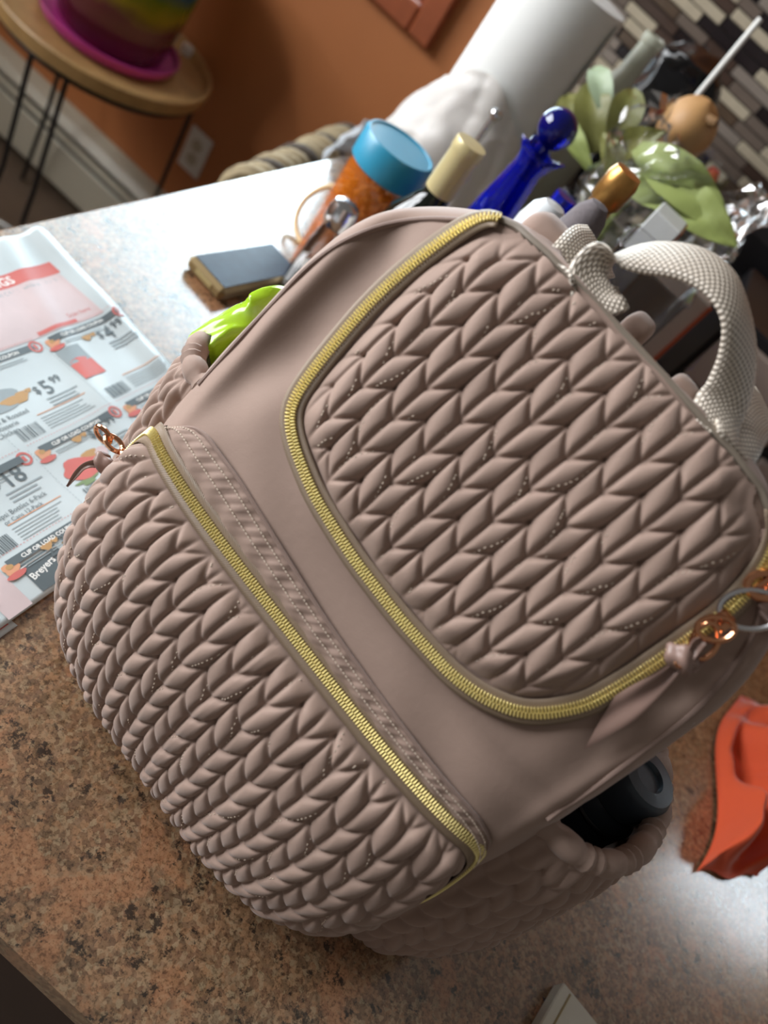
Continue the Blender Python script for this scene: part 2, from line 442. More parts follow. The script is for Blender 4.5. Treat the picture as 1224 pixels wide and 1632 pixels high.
ol = thing('outlet_plate', 'white wall outlet plate on the orange wall right of plant stand', 'outlet', (-1.025, YW-.004, .395))
MB().box((-1.025, YW-.0035, .395), (.072, .007, .116), bev=.0025).build('cover_plate', M['white_plastic'], ol)
for dz in (-.02, .02): MB().lathe([(.016, -.001), (.0155, .003), (1e-6, .003)], (-1.025, YW-.0065, .395+dz), 20, Matrix.Rotation(math.pi/2, 3, 'X')).build('socket_face', M['enamel'], ol)

# chairs with rope-wrapped backs on the far side of the counter's left edge
M['seagrass'] = plain('seagrass_rope', '9C8B6B', .8, 0, 60, .35, .6)
M['seagrass_dark'] = plain('dark_seagrass', '4A4036', .8, 0, 60, .3, .5)
def chair(label):
    t = thing('woven_chair', label, 'chair', (0, 0, 0), None)
    for x in (.02, .42):
        for y in (-.18, .18):
            MB().tube([(x, y, .0), (x, y, .44 if x > .1 else .80)], .017, 10).build('leg', M['dark_wood'], t)
    MB().box((.22, 0, .44), (.44, .42, .05), bev=.02).build('seat', M['seagrass'], t)
    MB().box((.012, 0, .80), (.03, .42, .04), bev=.012).build('top_rail', M['dark_wood'], t)
    for z in (.56, .62, .68, .74):
        MB().tube([(.02+.008*math.sin(i*1.3+z*40), -.2+.4*i/16, z) for i in range(17)], .022, 8).build('back_strand', M['seagrass_dark'], t)
    rng = random.Random(3)
    for i in range(15):
        y = -.205+.41*i/14; tw = []
        for k in range(22):
            a = 2*math.pi*k/22; tw.append((.012+.034*math.cos(a), y+.012*math.cos(a+.6)+rng.uniform(-.002, .002), .80+.046*math.sin(a)))
        MB().tube(tw, .0155 if i % 3 else .0185, 8, closed=True).build('rope_wrap', M['seagrass'] if i % 4 != 2 else M['seagrass_dark'], t)
    return t
ch = chair('woven rope back chair whose top shows beyond the counter edge near the orange wall')
ch.location = (-.545, 1.30, 0); ch.rotation_euler = (0, 0, math.radians(8))
c2 = ch.copy(); COL.objects.link(c2)
for k in ch.children:
    q = k.copy(); COL.objects.link(q); q.parent = c2
c2.location = (-.515, .40, 0); c2.rotation_euler = (0, 0, 0); c2['label'] = 'woven rope back chair nearest the newspaper, only its corner showing past the counter edge'

# plant stand with pot
psx, psy = -1.19, 1.565
st = thing('plant_stand', 'round wooden tray table on thin black metal legs before the heater', 'plant stand', (psx, psy, 0))
MB().lathe([(1e-6, .588), (.225, .588), (.232, .592), (.237, .613), (.2415, .616), (.245, .612), (.240, .582), (.232, .576), (1e-6, .576)], (psx, psy, 0), 64).build('tray', M['tray_wood'], st)
MB().torus((psx, psy, .568), .222, .006, n=56).build('support_ring', M['black'], st)
for a, r in ((-93, .19), (-67, .19), (32, .222), (148, .222)):
    ca, sa = math.cos(math.radians(a)), math.sin(math.radians(a))
    MB().tube([(psx+q_*ca, psy+q_*sa, z) for q_, z in ((r, .566), (r, .27), (r+.045, .007))], .0056, 8).build('leg', M['black'], st)
for a in (-80, 90): MB().tube([(psx-.19*math.cos(math.radians(a)), psy, .568), (psx, psy+.2*math.sin(math.radians(a)), .568)], .004, 8).build('brace', M['black'], st)
def glaze():
    q = NT('rainbow_glaze'); q.set(Roughness=.12); tc = q.n('ShaderNodeTexCoord'); sp = q.n('ShaderNodeSeparateXYZ'); q.l(tc.outputs['Object'], sp.inputs[0])
    z = q.math('ADD', sp.outputs[2], q.math('MULTIPLY', q.math('ADD', q.noise(14, 4), -.5), .05))
    z = q.math('ADD', q.math('MULTIPLY', q.math('ADD', sp.outputs[0], q.math('MULTIPLY', sp.outputs[1], -.3)), .16), z)
    q.l(q.ramp(q.math('MULTIPLY', z, 4.0), [(.0, '7A1440'), (.2, '5A1C2E'), (.50, '6B3A3A'), (.66, '9A8A22'), (.78, '6E7A1C'), (.9, '23566B'), (1., '163A70')]), q.b.inputs['Base Color']); return q.m
pp = onz(180, 40, .60); potx, poty = psx+.0, psy+.01
pot = thing('flower_pot', 'glossy rainbow-glazed flower pot in a magenta saucer on the wooden tray', 'flower pot', (potx, poty, .589))
MB().lathe([(1e-6, .604), (.112, .604), (.120, .612), (.136, .70), (.150, .80), (.158, .86), (.163, .862), (.163, .89), (.153, .89), (.15, .86), (.13, .70), (.12, .63), (1e-6, .63)], (potx, poty, 0), 64).build('pot_body', glaze(), pot)
MB().lathe([(1e-6, .5895), (.135, .5895), (.150, .60), (.156, .618), (.152, .619), (.146, .604), (.13, .602), (1e-6, .602)], (potx, poty, 0), 64).build('saucer', plain('magenta_plastic', 'B43A86', .3), pot)
MB().lathe([(1e-6, .84), (.149, .84), (.149, .843), (1e-6, .85)], (potx, poty, 0), 40).build('soil', M['dark_wood'], pot)
wq = onz(300, 78, .605)
tag(MB().box((wq[0], wq[1], .6015), (.03, .022, .026), Matrix.Rotation(.5, 3, 'Z'), bev=.004).build('white_block', M['white_plastic']), 'small white block on the wooden tray right of the pot', 'block')

# ------------------------------------------------------------------ the backpack
PHI = math.radians(11); RX = np.array([math.cos(PHI), -math.sin(PHI), 0]); BY = np.array([math.sin(PHI), math.cos(PHI), 0])
def L2W(p):
    p = np.asarray(p, float); return p[..., 0:1]*RX+p[..., 1:2]*BY+np.array([0, 0, 1.])*(p[..., 2:3]+CTOP+.0005)
def LD(d): d = np.asarray(d, float); return d[..., 0:1]*RX+d[..., 1:2]*BY+np.array([0, 0, 1.])*d[..., 2:3]
XC = -.034
def itp(z, zs, ys):
    zs = np.asarray(zs, float); ys = np.asarray(ys, float); mm = np.gradient(ys, zs); z = np.clip(np.asarray(z, float), zs[0], zs[-1])
    i = np.clip(np.searchsorted(zs, z)-1, 0, len(zs)-2); h = zs[i+1]-zs[i]; u = (z-zs[i])/h
    return (2*u**3-3*u**2+1)*ys[i]+(u**3-2*u**2+u)*h*mm[i]+(-2*u**3+3*u**2)*ys[i+1]+(u**3-u**2)*h*mm[i+1]
def yf(z): return itp(z, [0, .1, .19, .25, .30, .34, .385], [.262, .254, .247, .272, .2985, .3198, .3437])
def yb(z): return itp(z, [0, .2, .3, .36, .39], [.43, .42, .41, .397, .388])
def hw(z): return itp(z, [0, .03, .1, .2, .28, .31, .33, .343, .357, .368, .376, .381, .385], [.130, .143, .151, .152, .151, .149, .143, .136, .122, .107, .094, .080, .060])
NB = 4.5
def front_y(x, z):
    xi = np.clip(np.abs((x-XC)/hw(z)), 0, .9995); hd = (yb(z)-yf(z))/2
    return yf(z)+hd-hd*(1-xi**NB)**(1/NB)
def front_n(x, z):
    e = .0015
    dx = (front_y(x+e, z)-front_y(x-e, z))/(2*e); dz = (front_y(x, z+e)-front_y(x, z-e))/(2*e)
    return norm(np.stack([dx, -np.ones_like(dx), dz], -1))
def front_p(x, z, off=0.):
    x = np.asarray(x, float); z = np.asarray(z, float)
    p = np.stack([x, front_y(x, z), z], -1); return p+front_n(x, z)*np.asarray(off)[..., None]
bag_o = L2W(np.array([XC, .33, 0]))
bag = thing('backpack', 'dusty taupe quilted backpack with gold zippers standing on the granite counter', 'backpack', bag_o)

# body shell -------------------------------------------------------
zl = np.r_[np.linspace(.0, .03, 6), np.linspace(.036, .30, 60), np.linspace(.3035, .385, 44)]
na = 220; ang = np.linspace(0, 2*math.pi, na, endpoint=False)
rings = []
def dent(x, z):
    d = .0055*np.exp(-(((x+.158)/.016)**2+((z-.315)/.045)**2)) + .005*np.exp(-(((x+.150-.3*(z-.26))/.014)**2+((z-.262)/.05)**2))
    d -= .0085*np.exp(-(((x+.170)/.012)**2+((z-.322)/.05)**2)) - .002*np.exp(-(((x+.146)/.010)**2+((z-.322)/.05)**2))
    d += .004*np.exp(-(((x-.094)/.012)**2+((z-.30)/.06)**2)) - .003*np.exp(-(((x+.165)/.006)**2+((z-.28)/.1)**2)) - .003*np.exp(-(((x-.104)/.006)**2+((z-.28)/.1)**2))
    d += .003*np.exp(-(((x-.05)/.1)**2+((z-.232)/.006)**2))
    return d
for z in zl:
    hd = (yb(z)-yf(z))/2; yc = (yb(z)+yf(z))/2
    ca, sa = np.cos(ang), np.sin(ang)
    x = XC+hw(z)*np.sign(ca)*np.abs(ca)**(2/NB); y = yc+hd*np.sign(sa)*np.abs(sa)**(2/NB)
    y = y+np.where(y < yc, dent(x, z), 0)
    wr = .0012*np.sin(x*90+z*60)*np.sin(z*75+x*20) ; y = y+np.where(y < yc, wr*(z > .2), 0)
    rings.append(np.stack([x, y, np.full(na, z)], -1))
r0 = rings[0]
bot = [r0*np.array([1, 1, 1])]
c0 = np.array([XC, .345, 0.]); top = rings[-1]; ct_ = np.array([XC, .3665, .385])
caps = []
for k, (sc_, dz) in enumerate(((.96, .0008), (.88, .0014), (.6, .002), (.25, .0022), (.01, .0022))): caps.append(ct_+(top-ct_)*np.array([sc_, sc_ if k < 2 else sc_*.9, 1])+np.array([0, 0, dz]))
lows = [c0+(r0-c0)*np.array([s_, s_, 1]) for s_ in (.01, .5, .95)]
allr = lows+rings+caps
for q in allr:                                      # the top falls away towards the back panel
    q[:, 2] -= np.clip((q[:, 2]-.32)/.06, 0, 1)*.55*np.clip(q[:, 1]-front_y(q[:, 0], q[:, 2])-.004, 0, 1)
V = np.stack(allr, 0).transpose(1, 0, 2)          # angle, level
F = grid_faces(na, len(allr), True)
body = mk('body', L2W(V).reshape(-1, 3), F, M['taupe'], bag); sub(body, bag)
for sgn in (-1, 1):                                 # seam piping along both front edges
    zz = np.linspace(.225, .372, 40); xx = XC+sgn*hw(zz)*.925
    pp_ = front_p(xx, zz, .0006); pp_[:, 1] += dent(xx, zz); MB().tube(L2W(pp_), .0015, 8).build('seam_piping', M['taupe_seam'], bag)
ZTX = [-.105, -.094, -.08, -.06, -.03, 0, .03, .06, .08, .094, .105]; ZTZ = [.369, .376, .381, .3835, .3842, .3845, .3842, .3835, .381, .376, .369]
xx = np.linspace(XC-.094, XC+.094, 60); zz = np.interp(xx-XC, ZTX, ZTZ)-.0008
tb = MB().tube(L2W(np.stack([xx, front_y(xx, zz-.002)+.0035, zz+.0012], -1)), .0019, 8).build('top_binding', M['webbing'], bag); tb['label'] = 'beige woven binding along the top seam'

# quilting -----------------------------------------------------------
CW, RP, SK = .0110, .0213, .58      # half column width, leaf spacing, skew in rows
rngq = np.random.RandomState(5); RND = rngq.rand(64, 64)
def quilt_h(x, t, x0, t0, shear=.0016, amp=.0054, hwid=.0071):
    """padded leaves: each runs from a root on one column line to a tip on the next; the highest wins"""
    c = (x-x0)/CW; tt = t-t0-shear*c/2; i0 = np.floor(c).astype(int)
    best = np.zeros_like(x)-1; sec_ = np.zeros_like(x)-1; bi = np.zeros_like(i0); bk = np.zeros_like(i0); bp = np.zeros_like(x); bq_ = np.zeros_like(x)
    dx = CW; dt = (1+SK)*RP; L = math.hypot(dx, dt)
    for di in (-1, 0, 1):
        i = i0+di; even = (i % 2 == 0); rx_ = np.where(even, i, i+1)*CW; sx = np.where(even, 1., -1.)
        X_ = (x-x0-rx_)*sx; kk = np.floor(tt/RP).astype(int)
        for dk in (-2, -1, 0, 1):
            k = kk+dk; T_ = tt-k*RP; r = RND[(i+200) % 64, (k+200) % 64]; r2 = RND[(k+230) % 64, (i+217) % 64]
            p = (X_*dx+T_*dt)/(L*L); q = (-X_*dt+T_*dx)/L - .0009*np.sin(math.pi*np.clip(p, 0, 1))-.0004*(r2-.5)
            ok = (p > 0) & (p < 1); pc = np.clip(p, 1e-4, 1-1e-4)
            wd = hwid*(.93+.12*r)*np.sin(math.pi*pc**.95)**.60; qn = q/wd
            h = amp*(.9+.2*r2)*np.sin(math.pi*pc)**.42*np.clip(1-qn*qn, 0, 1)**.58
            h = np.where(ok, h, -1); up = h > best; sec_ = np.where(up, best, np.maximum(sec_, h))
            best = np.where(up, h, best); bi = np.where(up, i, bi); bk = np.where(up, k, bk); bp = np.where(up, p, bp); bq_ = np.where(up, qn, bq_)
    best = np.maximum(best, 0); df = best-np.maximum(sec_, 0)
    return best-.0022*np.exp(-(df/.0011))*np.clip(amp/.0054, 0, 1), bi, bk, bp, bq_
def blur(h, k=2):
    for _ in range(k):
        p = np.pad(h, 1, mode='edge'); h = (p[:-2, 1:-1]+p[2:, 1:-1]+p[1:-1, :-2]+p[1:-1, 2:]+2*h)/6
    return h
def panel_mesh(name, surf, X, T, h, mask, parent, mat):
    """X,T grids of parameters; surf(x,t)->world point; h height along the normal."""
    P = surf(X, T); dX = np.gradient(P, axis=0); dT = np.gradient(P, axis=1)
    N = norm(np.cross(dX, dT)); P = P+N*h[..., None]
    nu, nv = X.shape; f = grid_faces(nu, nv)
    mk_ = mask.ravel(); keep = mk_[f].all(1); f = f[keep]
    used = np.zeros(nu*nv, bool); used[f.ravel()] = True; idx = np.cumsum(used)-1
    return mk(name, P.reshape(-1, 3)[used], idx[f], mat, parent), P, N
def inside_dist(X, T, poly):
    """signed distance to a closed polygon, positive inside"""
    p = np.stack([X.ravel(), T.ravel()], -1); a = np.asarray(poly); b = np.roll(a, -1, 0); best = np.full(len(p), 9.); ins = np.zeros(len(p), bool)
    for (ax, ay), (bx, by) in zip(a, b):
        dx, dy = bx-ax, by-ay; L2 = dx*dx+dy*dy+1e-18
        t = np.clip(((p[:, 0]-ax)*dx+(p[:, 1]-ay)*dy)/L2, 0, 1); d = np.hypot(p[:, 0]-ax-t*dx, p[:, 1]-ay-t*dy); best = np.minimum(best, d)
        c = (ay > p[:, 1]) != (by > p[:, 1]); xi = ax+(p[:, 1]-ay)*dx/(dy if dy != 0 else 1e-18); ins ^= c & (p[:, 0] < xi)
    return (np.where(ins, best, -best)).reshape(X.shape)
def stitches(name, P, N, X, T, info, mask, parent, prob=.4, seed=1, tdir=1):
    """short pale thread dashes beside the creases"""
    _, i, k, u, w = info; rng = np.random.RandomState(seed); b = MB()
    nu, nv = X.shape; got = {}
    sel = mask & (np.abs(w) > .50) & (np.abs(w) < .66) & (np.sign(w) == np.where(RND[i % 64, (k+5) % 64] > .35, 1, -1)) & (u > .25) & (u < .78)
    for a, c in zip(*np.where(sel)):
        key = (i[a, c], k[a, c]); q = int(u[a, c]*13)
        if key not in got: got[key] = rng.rand() < prob, {}
        if not got[key][0] or q in got[key][1] or q/13 > .3+.6*RND[i[a, c] % 64, (k[a, c]+9) % 64]: continue
        got[key][1][q] = 1
        i2 = i[a, c] % 2 == 0
        t = (P[a, c]-P[a-1, c])*(1 if i2 else -1); t = norm(t)*.31+norm(P[a, c]-P[a, c-1])*.95*tdir; t = norm(t-N[a, c]*(t@N[a, c]))
        s_ = np.cross(N[a, c], t); R = Matrix((t, s_, N[a, c])).transposed()
        b.box(P[a, c]+N[a, c]*.0002, (.0011, .00042, .0004), R)
    if b.v: o = b.build(name, M['thread'], parent, False, 'stuff'); o['label'] = 'pale dashed quilting thread'
CO = math.cos(math.radians(28))
def surf_front(X, T): return L2W(front_p(X, .19+T*CO, 0*X))
# zipper track of the upper panel, (x, z) on the slanted front
TR = [(-.1215, .3765), (-.1262, .3735), (-.1298, .3667), (-.1325, .3524), (-.1341, .3357), (-.1341, .3176), (-.1318, .2972), (-.1289, .2805), (-.1255, .2688), (-.1205, .2618), (-.1114, .2565), (-.0975, .2519), (-.0793, .2476), (-.05, .2442), (-.0297, .2433), (-.0105, .2431), (.0073, .2438), (.0242, .245), (.0382, .2481), (.0497, .2528), (.0569, .2572), (.0626, .2627), (.0683, .2712), (.0724, .2807), (.0746, .2947), (.0757, .3094), (.0763, .3238), (.0766, .3351), (.0755, .3495), (.0715, .3618), (.064, .3715), (.056, .3765)]
trk = catmull(TR, .0015)
poly_t = np.stack([trk[:, 0], (trk[:, 1]-.19)/CO], -1)
TOPX = np.linspace(.05, -.116, 24); poly_t = np.vstack([poly_t[::3], np.stack([TOPX, (np.interp(TOPX-XC, ZTX, ZTZ)-.0012-.19)/CO+.02*np.clip(np.minimum(.05-TOPX, TOPX+.116)/.02, 0, 1)], -1)])
gx = np.arange(-.137, .079, .0007); gt = np.arange(.055, .2215, .0007)
X, T = np.meshgrid(gx, gt, indexing='ij')
D = inside_dist(X, T, poly_t)
top_d = (np.interp(X-XC, ZTX, ZTZ)-.0012-.19)/CO-T
De = np.minimum(D, 9)
info = quilt_h(X, T, -.1054, .1798)
taper = np.clip((De-.007)/.012, 0, 1); taper = taper*taper*(3-2*taper)
topt = np.clip(top_d/.010, 0, 1)
h = info[0]*(.25+.75*taper)*(.35+.65*topt)*np.clip((De-.0058)/.003, 0, 1) + .0055*(1-np.exp(-np.maximum(De-.0055, 0)/.014))*np.clip(top_d/.02, .15, 1) + .0008
h += .0006*np.sin(X*160+T*90)*np.clip(1-taper, 0, 1)
h = blur(h, 1)
up_panel, P, N = panel_mesh('upper_pocket_panel', surf_front, X, T, h, (D > .003) & (top_d > 0), bag, M['taupe']); sub(up_panel, bag)
stitches('stitching', P, N, X, T, info, (D > .012) & (top_d > .004), up_panel, .55, 2)

def zipper(P, N, parent, tape_w=.0150, off=.0012, pitch=.00165, tooth=.0033, label=None):
    """tape ribbon and two interleaved rows of metal teeth along P with outward normals N (world)"""
    Tn = norm(np.gradient(P, axis=0)); Wd = np.cross(N, Tn)
    ribbon('zipper_tape', P+N*off, Wd, tape_w, .0011, M['tape'], parent, nw=7)
    L = np.r_[0, np.cumsum(np.linalg.norm(np.diff(P, axis=0), axis=1))]
    n = int(L[-1]/pitch*1.0); b = MB()
    for q in range(n):
        for sd in (-1, 1):
            l = (q+(.5 if sd > 0 else 0))*pitch
            if l > L[-1]: continue
            p = np.array([np.interp(l, L, P[:, k]) for k in range(3)]); nn = norm(np.array([np.interp(l, L, N[:, k]) for k in range(3)])); tt = norm(np.array([np.interp(l, L, Tn[:, k]) for k in range(3)]))
            ww = norm(np.cross(nn, tt)); tt = np.cross(ww, nn); R = Matrix((ww, tt, nn)).transposed()
            b.box(p+nn*(off+.0012)+ww*sd*.00135, (tooth, pitch*.62, .0019), R, bev=.00055)
    o = b.build('zipper_teeth', M['brass'], parent, False, 'stuff'); o['label'] = 'interlocked yellow gold zipper teeth'
    return Wd
# trk is the middle of the upper zipper
NW = LD(front_n(trk[:, 0], trk[:, 1])); PW = L2W(front_p(trk[:, 0], trk[:, 1], np.full(len(trk), .0012)))
# the tape tilts inwards, up the side of the padded panel
zipper(PW, norm(smooth_arr(NW, 6)), bag, tape_w=.0125)

# lower pocket -------------------------------------------------------
PZ = [(.203, .2485), (.194, .242), (.182, .2325), (.155, .2245), (.115, .2195), (.078, .220), (.047, .225), (.022, .235), (.008, .252), (.004, .275)]
pz = np.array([a for a, b in PZ]); py = np.array([b for a, b in PZ]); pl = np.r_[0, np.cumsum(np.hypot(np.diff(pz), np.diff(py)))]
NP = 3.2; XP = XC-.003
def hwp(t): return itp(t, [0, .03, .1, .15, .18, .22], [.136, .141, .145, .139, .131, .118])
def yside(t): return itp(t, [0, .1, .22], [.272, .276, .292])
phs = np.linspace(-math.pi/2, math.pi/2, 2001)
def sec(p, w, ys, yc):
    return XP+w*np.sign(np.sin(p))*np.abs(np.sin(p))**(2/NP), ys-(ys-yc)*np.abs(np.cos(p))**(2/NP)
_x, _y = sec(phs, .140, .274, .219); SL = np.r_[0, np.cumsum(np.hypot(np.diff(_x), np.diff(_y)))]; SL -= SL[-1]/2; SMAX = SL[-1]
def pocket_l(s, t):
    zc = itp(t, pl, pz); yc = itp(t, pl, py); p = np.interp(s, SL, phs); x, y = sec(p, hwp(t), yside(t), yc)
    e = np.clip((np.abs(s)-.10)/.07, 0, 1)
    return np.stack([x, y, zc-.006*e*e*np.clip(1-t/.08, 0, 1)], -1)
def pocket(s, t): return L2W(pocket_l(s, t))
gs = np.arange(-SMAX+.0006, SMAX-.0006, .00078); gt = np.arange(.001, pl[-1]-.001, .00078)
X, T = np.meshgrid(gs, gt, indexing='ij')
ZE = .155; rc = .022                       # zipper runs at |s|=ZE down the sides, rounded corners
arc = [(ZE-rc+rc*math.sin(a), .004+rc-rc*math.cos(a)) for a in np.linspace(0, math.pi/2, 9)]
zp = [(-ZE-.001, .078), (-ZE, .05)]+[(-a, b) for a, b in arc[::-1]]+[(x, .004) for x in np.linspace(-.11, .11, 12)]+arc+[(ZE, .05), (ZE+.002, .085)]
zp = catmull(zp, .0015)
sd_e = np.where(np.abs(X) > ZE-rc, np.where(T < .004+rc, rc-np.hypot(np.abs(X)-(ZE-rc), T-(.004+rc)), ZE-np.abs(X)), np.minimum(T-.004, ZE-np.abs(X)))
sd_e = np.where(T > .11, np.maximum(sd_e, .002+.0*T), sd_e)
info = quilt_h(X, -T, -.1265+.033, -.030, .003)
taper = np.clip((sd_e-.0085)/.010, 0, 1); taper = taper*taper*(3-2*taper)
taper = np.where(T > .10, np.maximum(taper, np.clip((T-.10)/.02, 0, 1)*np.clip((SMAX-np.abs(X))/.01, 0, 1)), taper)
h = info[0]*(.2+.8*taper)*np.clip((sd_e-.0072)/.003, .0, 1) + .004*(1-np.exp(-np.maximum(sd_e-.0072, 0)/.010))
bl = np.clip((T-.088)/.03, 0, 1); bl = bl*bl*(3-2*bl); h = h*(1-bl)+bl*(info[0]*np.clip((SMAX-np.abs(X))/.008, .15, 1)+.003*(1-np.exp(-np.maximum(SMAX-np.abs(X)-.002, 0)/.012)))
# normal of (ds x dt): t runs downwards, so flip
h = blur(h, 1)
P = pocket(X, T); Nn = norm(np.cross(np.gradient(P, axis=1), np.gradient(P, axis=0))); Pq = P+Nn*h[..., None]
f = grid_faces(*X.shape)[:, ::-1]
Pq[..., 2] = np.maximum(Pq[..., 2], CTOP+.0008)
low = mk('lower_pocket', Pq.reshape(-1, 3), f, M['taupe'], bag); sub(low, bag)
stitches('stitching', Pq, Nn, X, T, info, sd_e > .011, low, .4, 3, -1)
zs_, zt_ = zp[:, 0], zp[:, 1]; e = .0012
PW = pocket(zs_, zt_); NWp = norm(np.cross(pocket(zs_, zt_+e)-pocket(zs_, zt_-e), pocket(zs_+e, zt_)-pocket(zs_-e, zt_)))
NWp = norm(smooth_arr(NWp, 10)); ZPW = PW+NWp*.001
zipper(ZPW, NWp, bag)

# gusset band between zipper and body, with its double row of stitches
BT = [(-.168, .185), (-.1655, .2015), (-.1575, .2145), (-.1476, .2215), (-.130, .2235), (-.1083, .2235), (-.07, .2195), (-.033, .2155), (.0, .2135), (.0339, .212), (.0759, .2095), (.090, .2060), (.0985, .199), (.1025, .186), (.104, .16), (.1045, .13)]
bt = catmull(BT, .002)
nb = len(bt); zi = np.linspace(.0, 1, nb)
Lz = np.r_[0, np.cumsum(np.linalg.norm(np.diff(ZPW, axis=0), axis=1))]; Lz /= Lz[-1]
inner = np.stack([np.interp(.06+.90*zi, Lz, ZPW[:, k]) for k in range(3)], -1); inn = np.stack([np.interp(.06+.90*zi, Lz, NWp[:, k]) for k in range(3)], -1)
outer = L2W(front_p(bt[:, 0], bt[:, 1], np.full(nb, .0016))); on = LD(front_n(bt[:, 0], bt[:, 1]))
rows = []
for w in np.linspace(0, 1, 13):
    bulge = .0030*math.sin(math.pi*max(0., (w-.24)/.76))**.8
    q = inner*(1-w)+outer*w; nn = norm(inn*(1-w)+on*w)
    ru = .0005*np.sin(np.arange(nb)*1.9)*(1 if .5 < w < .95 else .2)+.0004*np.sin(np.arange(nb)*.7+w*9)
    rows.append(q+nn*(bulge+ru+(.0002 if w < 1 else -.0008))[:, None])
G = np.stack(rows, 1)
band = mk('pocket_band', G.reshape(-1, 3), grid_faces(nb, 13)[:, ::-1], M['taupe'], bag); sub(band, bag)
sb = MB()
for w, in ((.60,), (.86,)):
    line = catmull(inner*(1-w)+outer*w+norm(inn*(1-w)+on*w)*(.0030*math.sin(math.pi*max(0., (w-.24)/.76))**.8+.0009), .0021)[6:-22]
    for i in range(1, len(line)-1, 1):
        t = norm(line[i+1]-line[i-1]); n_ = norm(np.cross(t, np.cross(on[min(i, nb-1)], t))); s_ = np.cross(n_, t)
        sb.box(line[i], (.0013, .0005, .0005), Matrix((t, s_, n_)).transposed())
o = sb.build('stitching', M['thread'], band, False, 'stuff'); o['label'] = 'two pale dashed stitch rows'
se = MB().tube(outer[3:-3]+on[3:-3]*.0004, .0011, 6).build('band_seam', M['taupe_seam'], bag)

# side pockets --------------------------------------------------------
def side_pocket(sg, bmax, rimz, y0=.285, y1=.435):
    nth, nz = 230, 250; th = np.linspace(0, math.pi, nth); tz = np.linspace(0, rimz, nz); TT, ZZ = np.meshgrid(th, tz, indexing='ij')
    bz = bmax*itp(ZZ, [0, .02, .06, .13, .19, .23], [.62, .86, 1.0, .98, .88, .80])
    yc = (y0+y1)/2; ry = (y1-y0)/2
    x = XC+sg*(.140+(bz)*np.abs(np.sin(TT))**.75); y = yc-ry*np.cos(TT)*(.96+.06*np.sin(math.pi*ZZ/rimz)); z = ZZ+.001+.012*(np.cos(TT)*.5)*(ZZ/rimz)
    Pp = L2W(np.stack([x, y, z], -1)); L = (TT-math.pi/2)*.075
    i_ = quilt_h(L, ZZ, .003, .004, .001, .0074); fade = np.clip((rimz-ZZ)/.02, 0, 1)*np.clip(ZZ/.012, 0.15, 1)*np.clip(np.sin(TT)/.25, 0, 1)
    gather = .0012*np.abs(np.sin(TT*34+.8*np.sin(TT*9)))*np.clip(1-(rimz-ZZ)/.026, 0, 1)
    hh = blur(i_[0]*fade, 2)+gather
    Nn = norm(np.cross(np.gradient(Pp, axis=0), np.gradient(Pp, axis=1)))*(1 if sg > 0 else -1)
    f = grid_faces(nth, nz)
    if sg < 0: f = f[:, ::-1]
    Pp2 = Pp+Nn*hh[..., None]; Pp2[..., 2] = np.maximum(Pp2[..., 2], CTOP+.0008)
    so = mk('side_pocket', Pp2.reshape(-1, 3), f, M['taupe'], bag); sub(so, bag)
    rim = Pp[::4, -1]; n_ = len(rim); rr = [.0058+.0016*abs(math.sin(i*1.05+math.sin(i*.7))) for i in range(n_)]
    ro = MB().tube(rim, rr, 12).build('gathered_rim', M['taupe'], so)
    return so
side_pocket(1, .072, .205); side_pocket(-1, .050, .212)

# webbing handle, strap webbing and pads ------------------------------------
def onbag(u, v, y):                 # view ray meets the upright plane y in the bag's own frame
    d = ray(u, v); dl = np.array([d@RX, d@BY, d[2]]); o = np.array([CAM@RX, CAM@BY, CAMZ-CTOP]); return o+dl*((y-o[1])/dl[1])
hp = [(onbag(962, 506, .3462), (1, 0, .0)), (onbag(948, 474, .349), (1, .05, .0)), (onbag(946, 442, .355), (.85, .5, .2)), (onbag(975, 420, .362), (.35, .9, .5)), (onbag(1035, 412, .366), (.0, .9, .6)), (onbag(1098, 421, .367), (-.05, .9, .5)),
      (onbag(1146, 453, .367), (.05, .9, .35)), (onbag(1172, 508, .366), (.3, .9, .1)), (onbag(1174, 570, .365), (.6, .8, 0)), (onbag(1160, 625, .362), (.8, .6, 0)), (onbag(1142, 660, .357), (.95, .3, 0)), (onbag(1134, 700, .3462), (1, 0, 0))]
pts = catmull([np.r_[p, w] for p, w in hp], .002)
hd_ = ribbon('carry_handle', L2W(pts[:, :3]), LD(pts[:, 3:]), .0245, .0034, M['webbing'], bag, crown=.0020, nw=9); hd_['label'] = 'looped beige webbing carry handle'
for pl_ in ([(925, 478, .350), (908, 445, .358), (922, 420, .368), (938, 404, .382), (956, 402, .398)], [(1172, 722, .350), (1172, 700, .358), (1188, 668, .372), (1206, 652, .392), (1222, 660, .410)]):
    q = catmull([onbag(*p) for p in pl_], .002); n_ = len(q)
    r_ = ribbon('strap_webbing', L2W(q), np.tile(LD(np.array([[1., .0, -.25]])), (n_, 1)), .030, .0022, M['webbing'], bag, nw=7); r_['label'] = 'beige webbing of a shoulder strap'
def pad(u, v, y, sx, sy, sz):
    c = onbag(u, v, y); b = MB(); vs = []
    pr = [(max(1e-6, math.cos(a)**.55), math.copysign(abs(math.sin(a))**.6, a)) for a in np.linspace(-math.pi/2, math.pi/2, 15)]
    for r, z in pr:
        for k in range(28):
            a = 2*math.pi*k/28; ca, sa = math.cos(a), math.sin(a); vs.append(c+np.array([sx*r*math.copysign(abs(ca)**.6, ca), sy*r*math.copysign(abs(sa)**.6, sa), sz*z]))
    vs = crumple(L2W(np.array(vs)), .0015, 40, 2, False)
    f = [(j*28+i, j*28+(i+1) % 28, (j+1)*28+(i+1) % 28, (j+1)*28+i) for j in range(14) for i in range(28)]
    return mk('shoulder_strap_pad', vs, f, M['taupe'], bag)
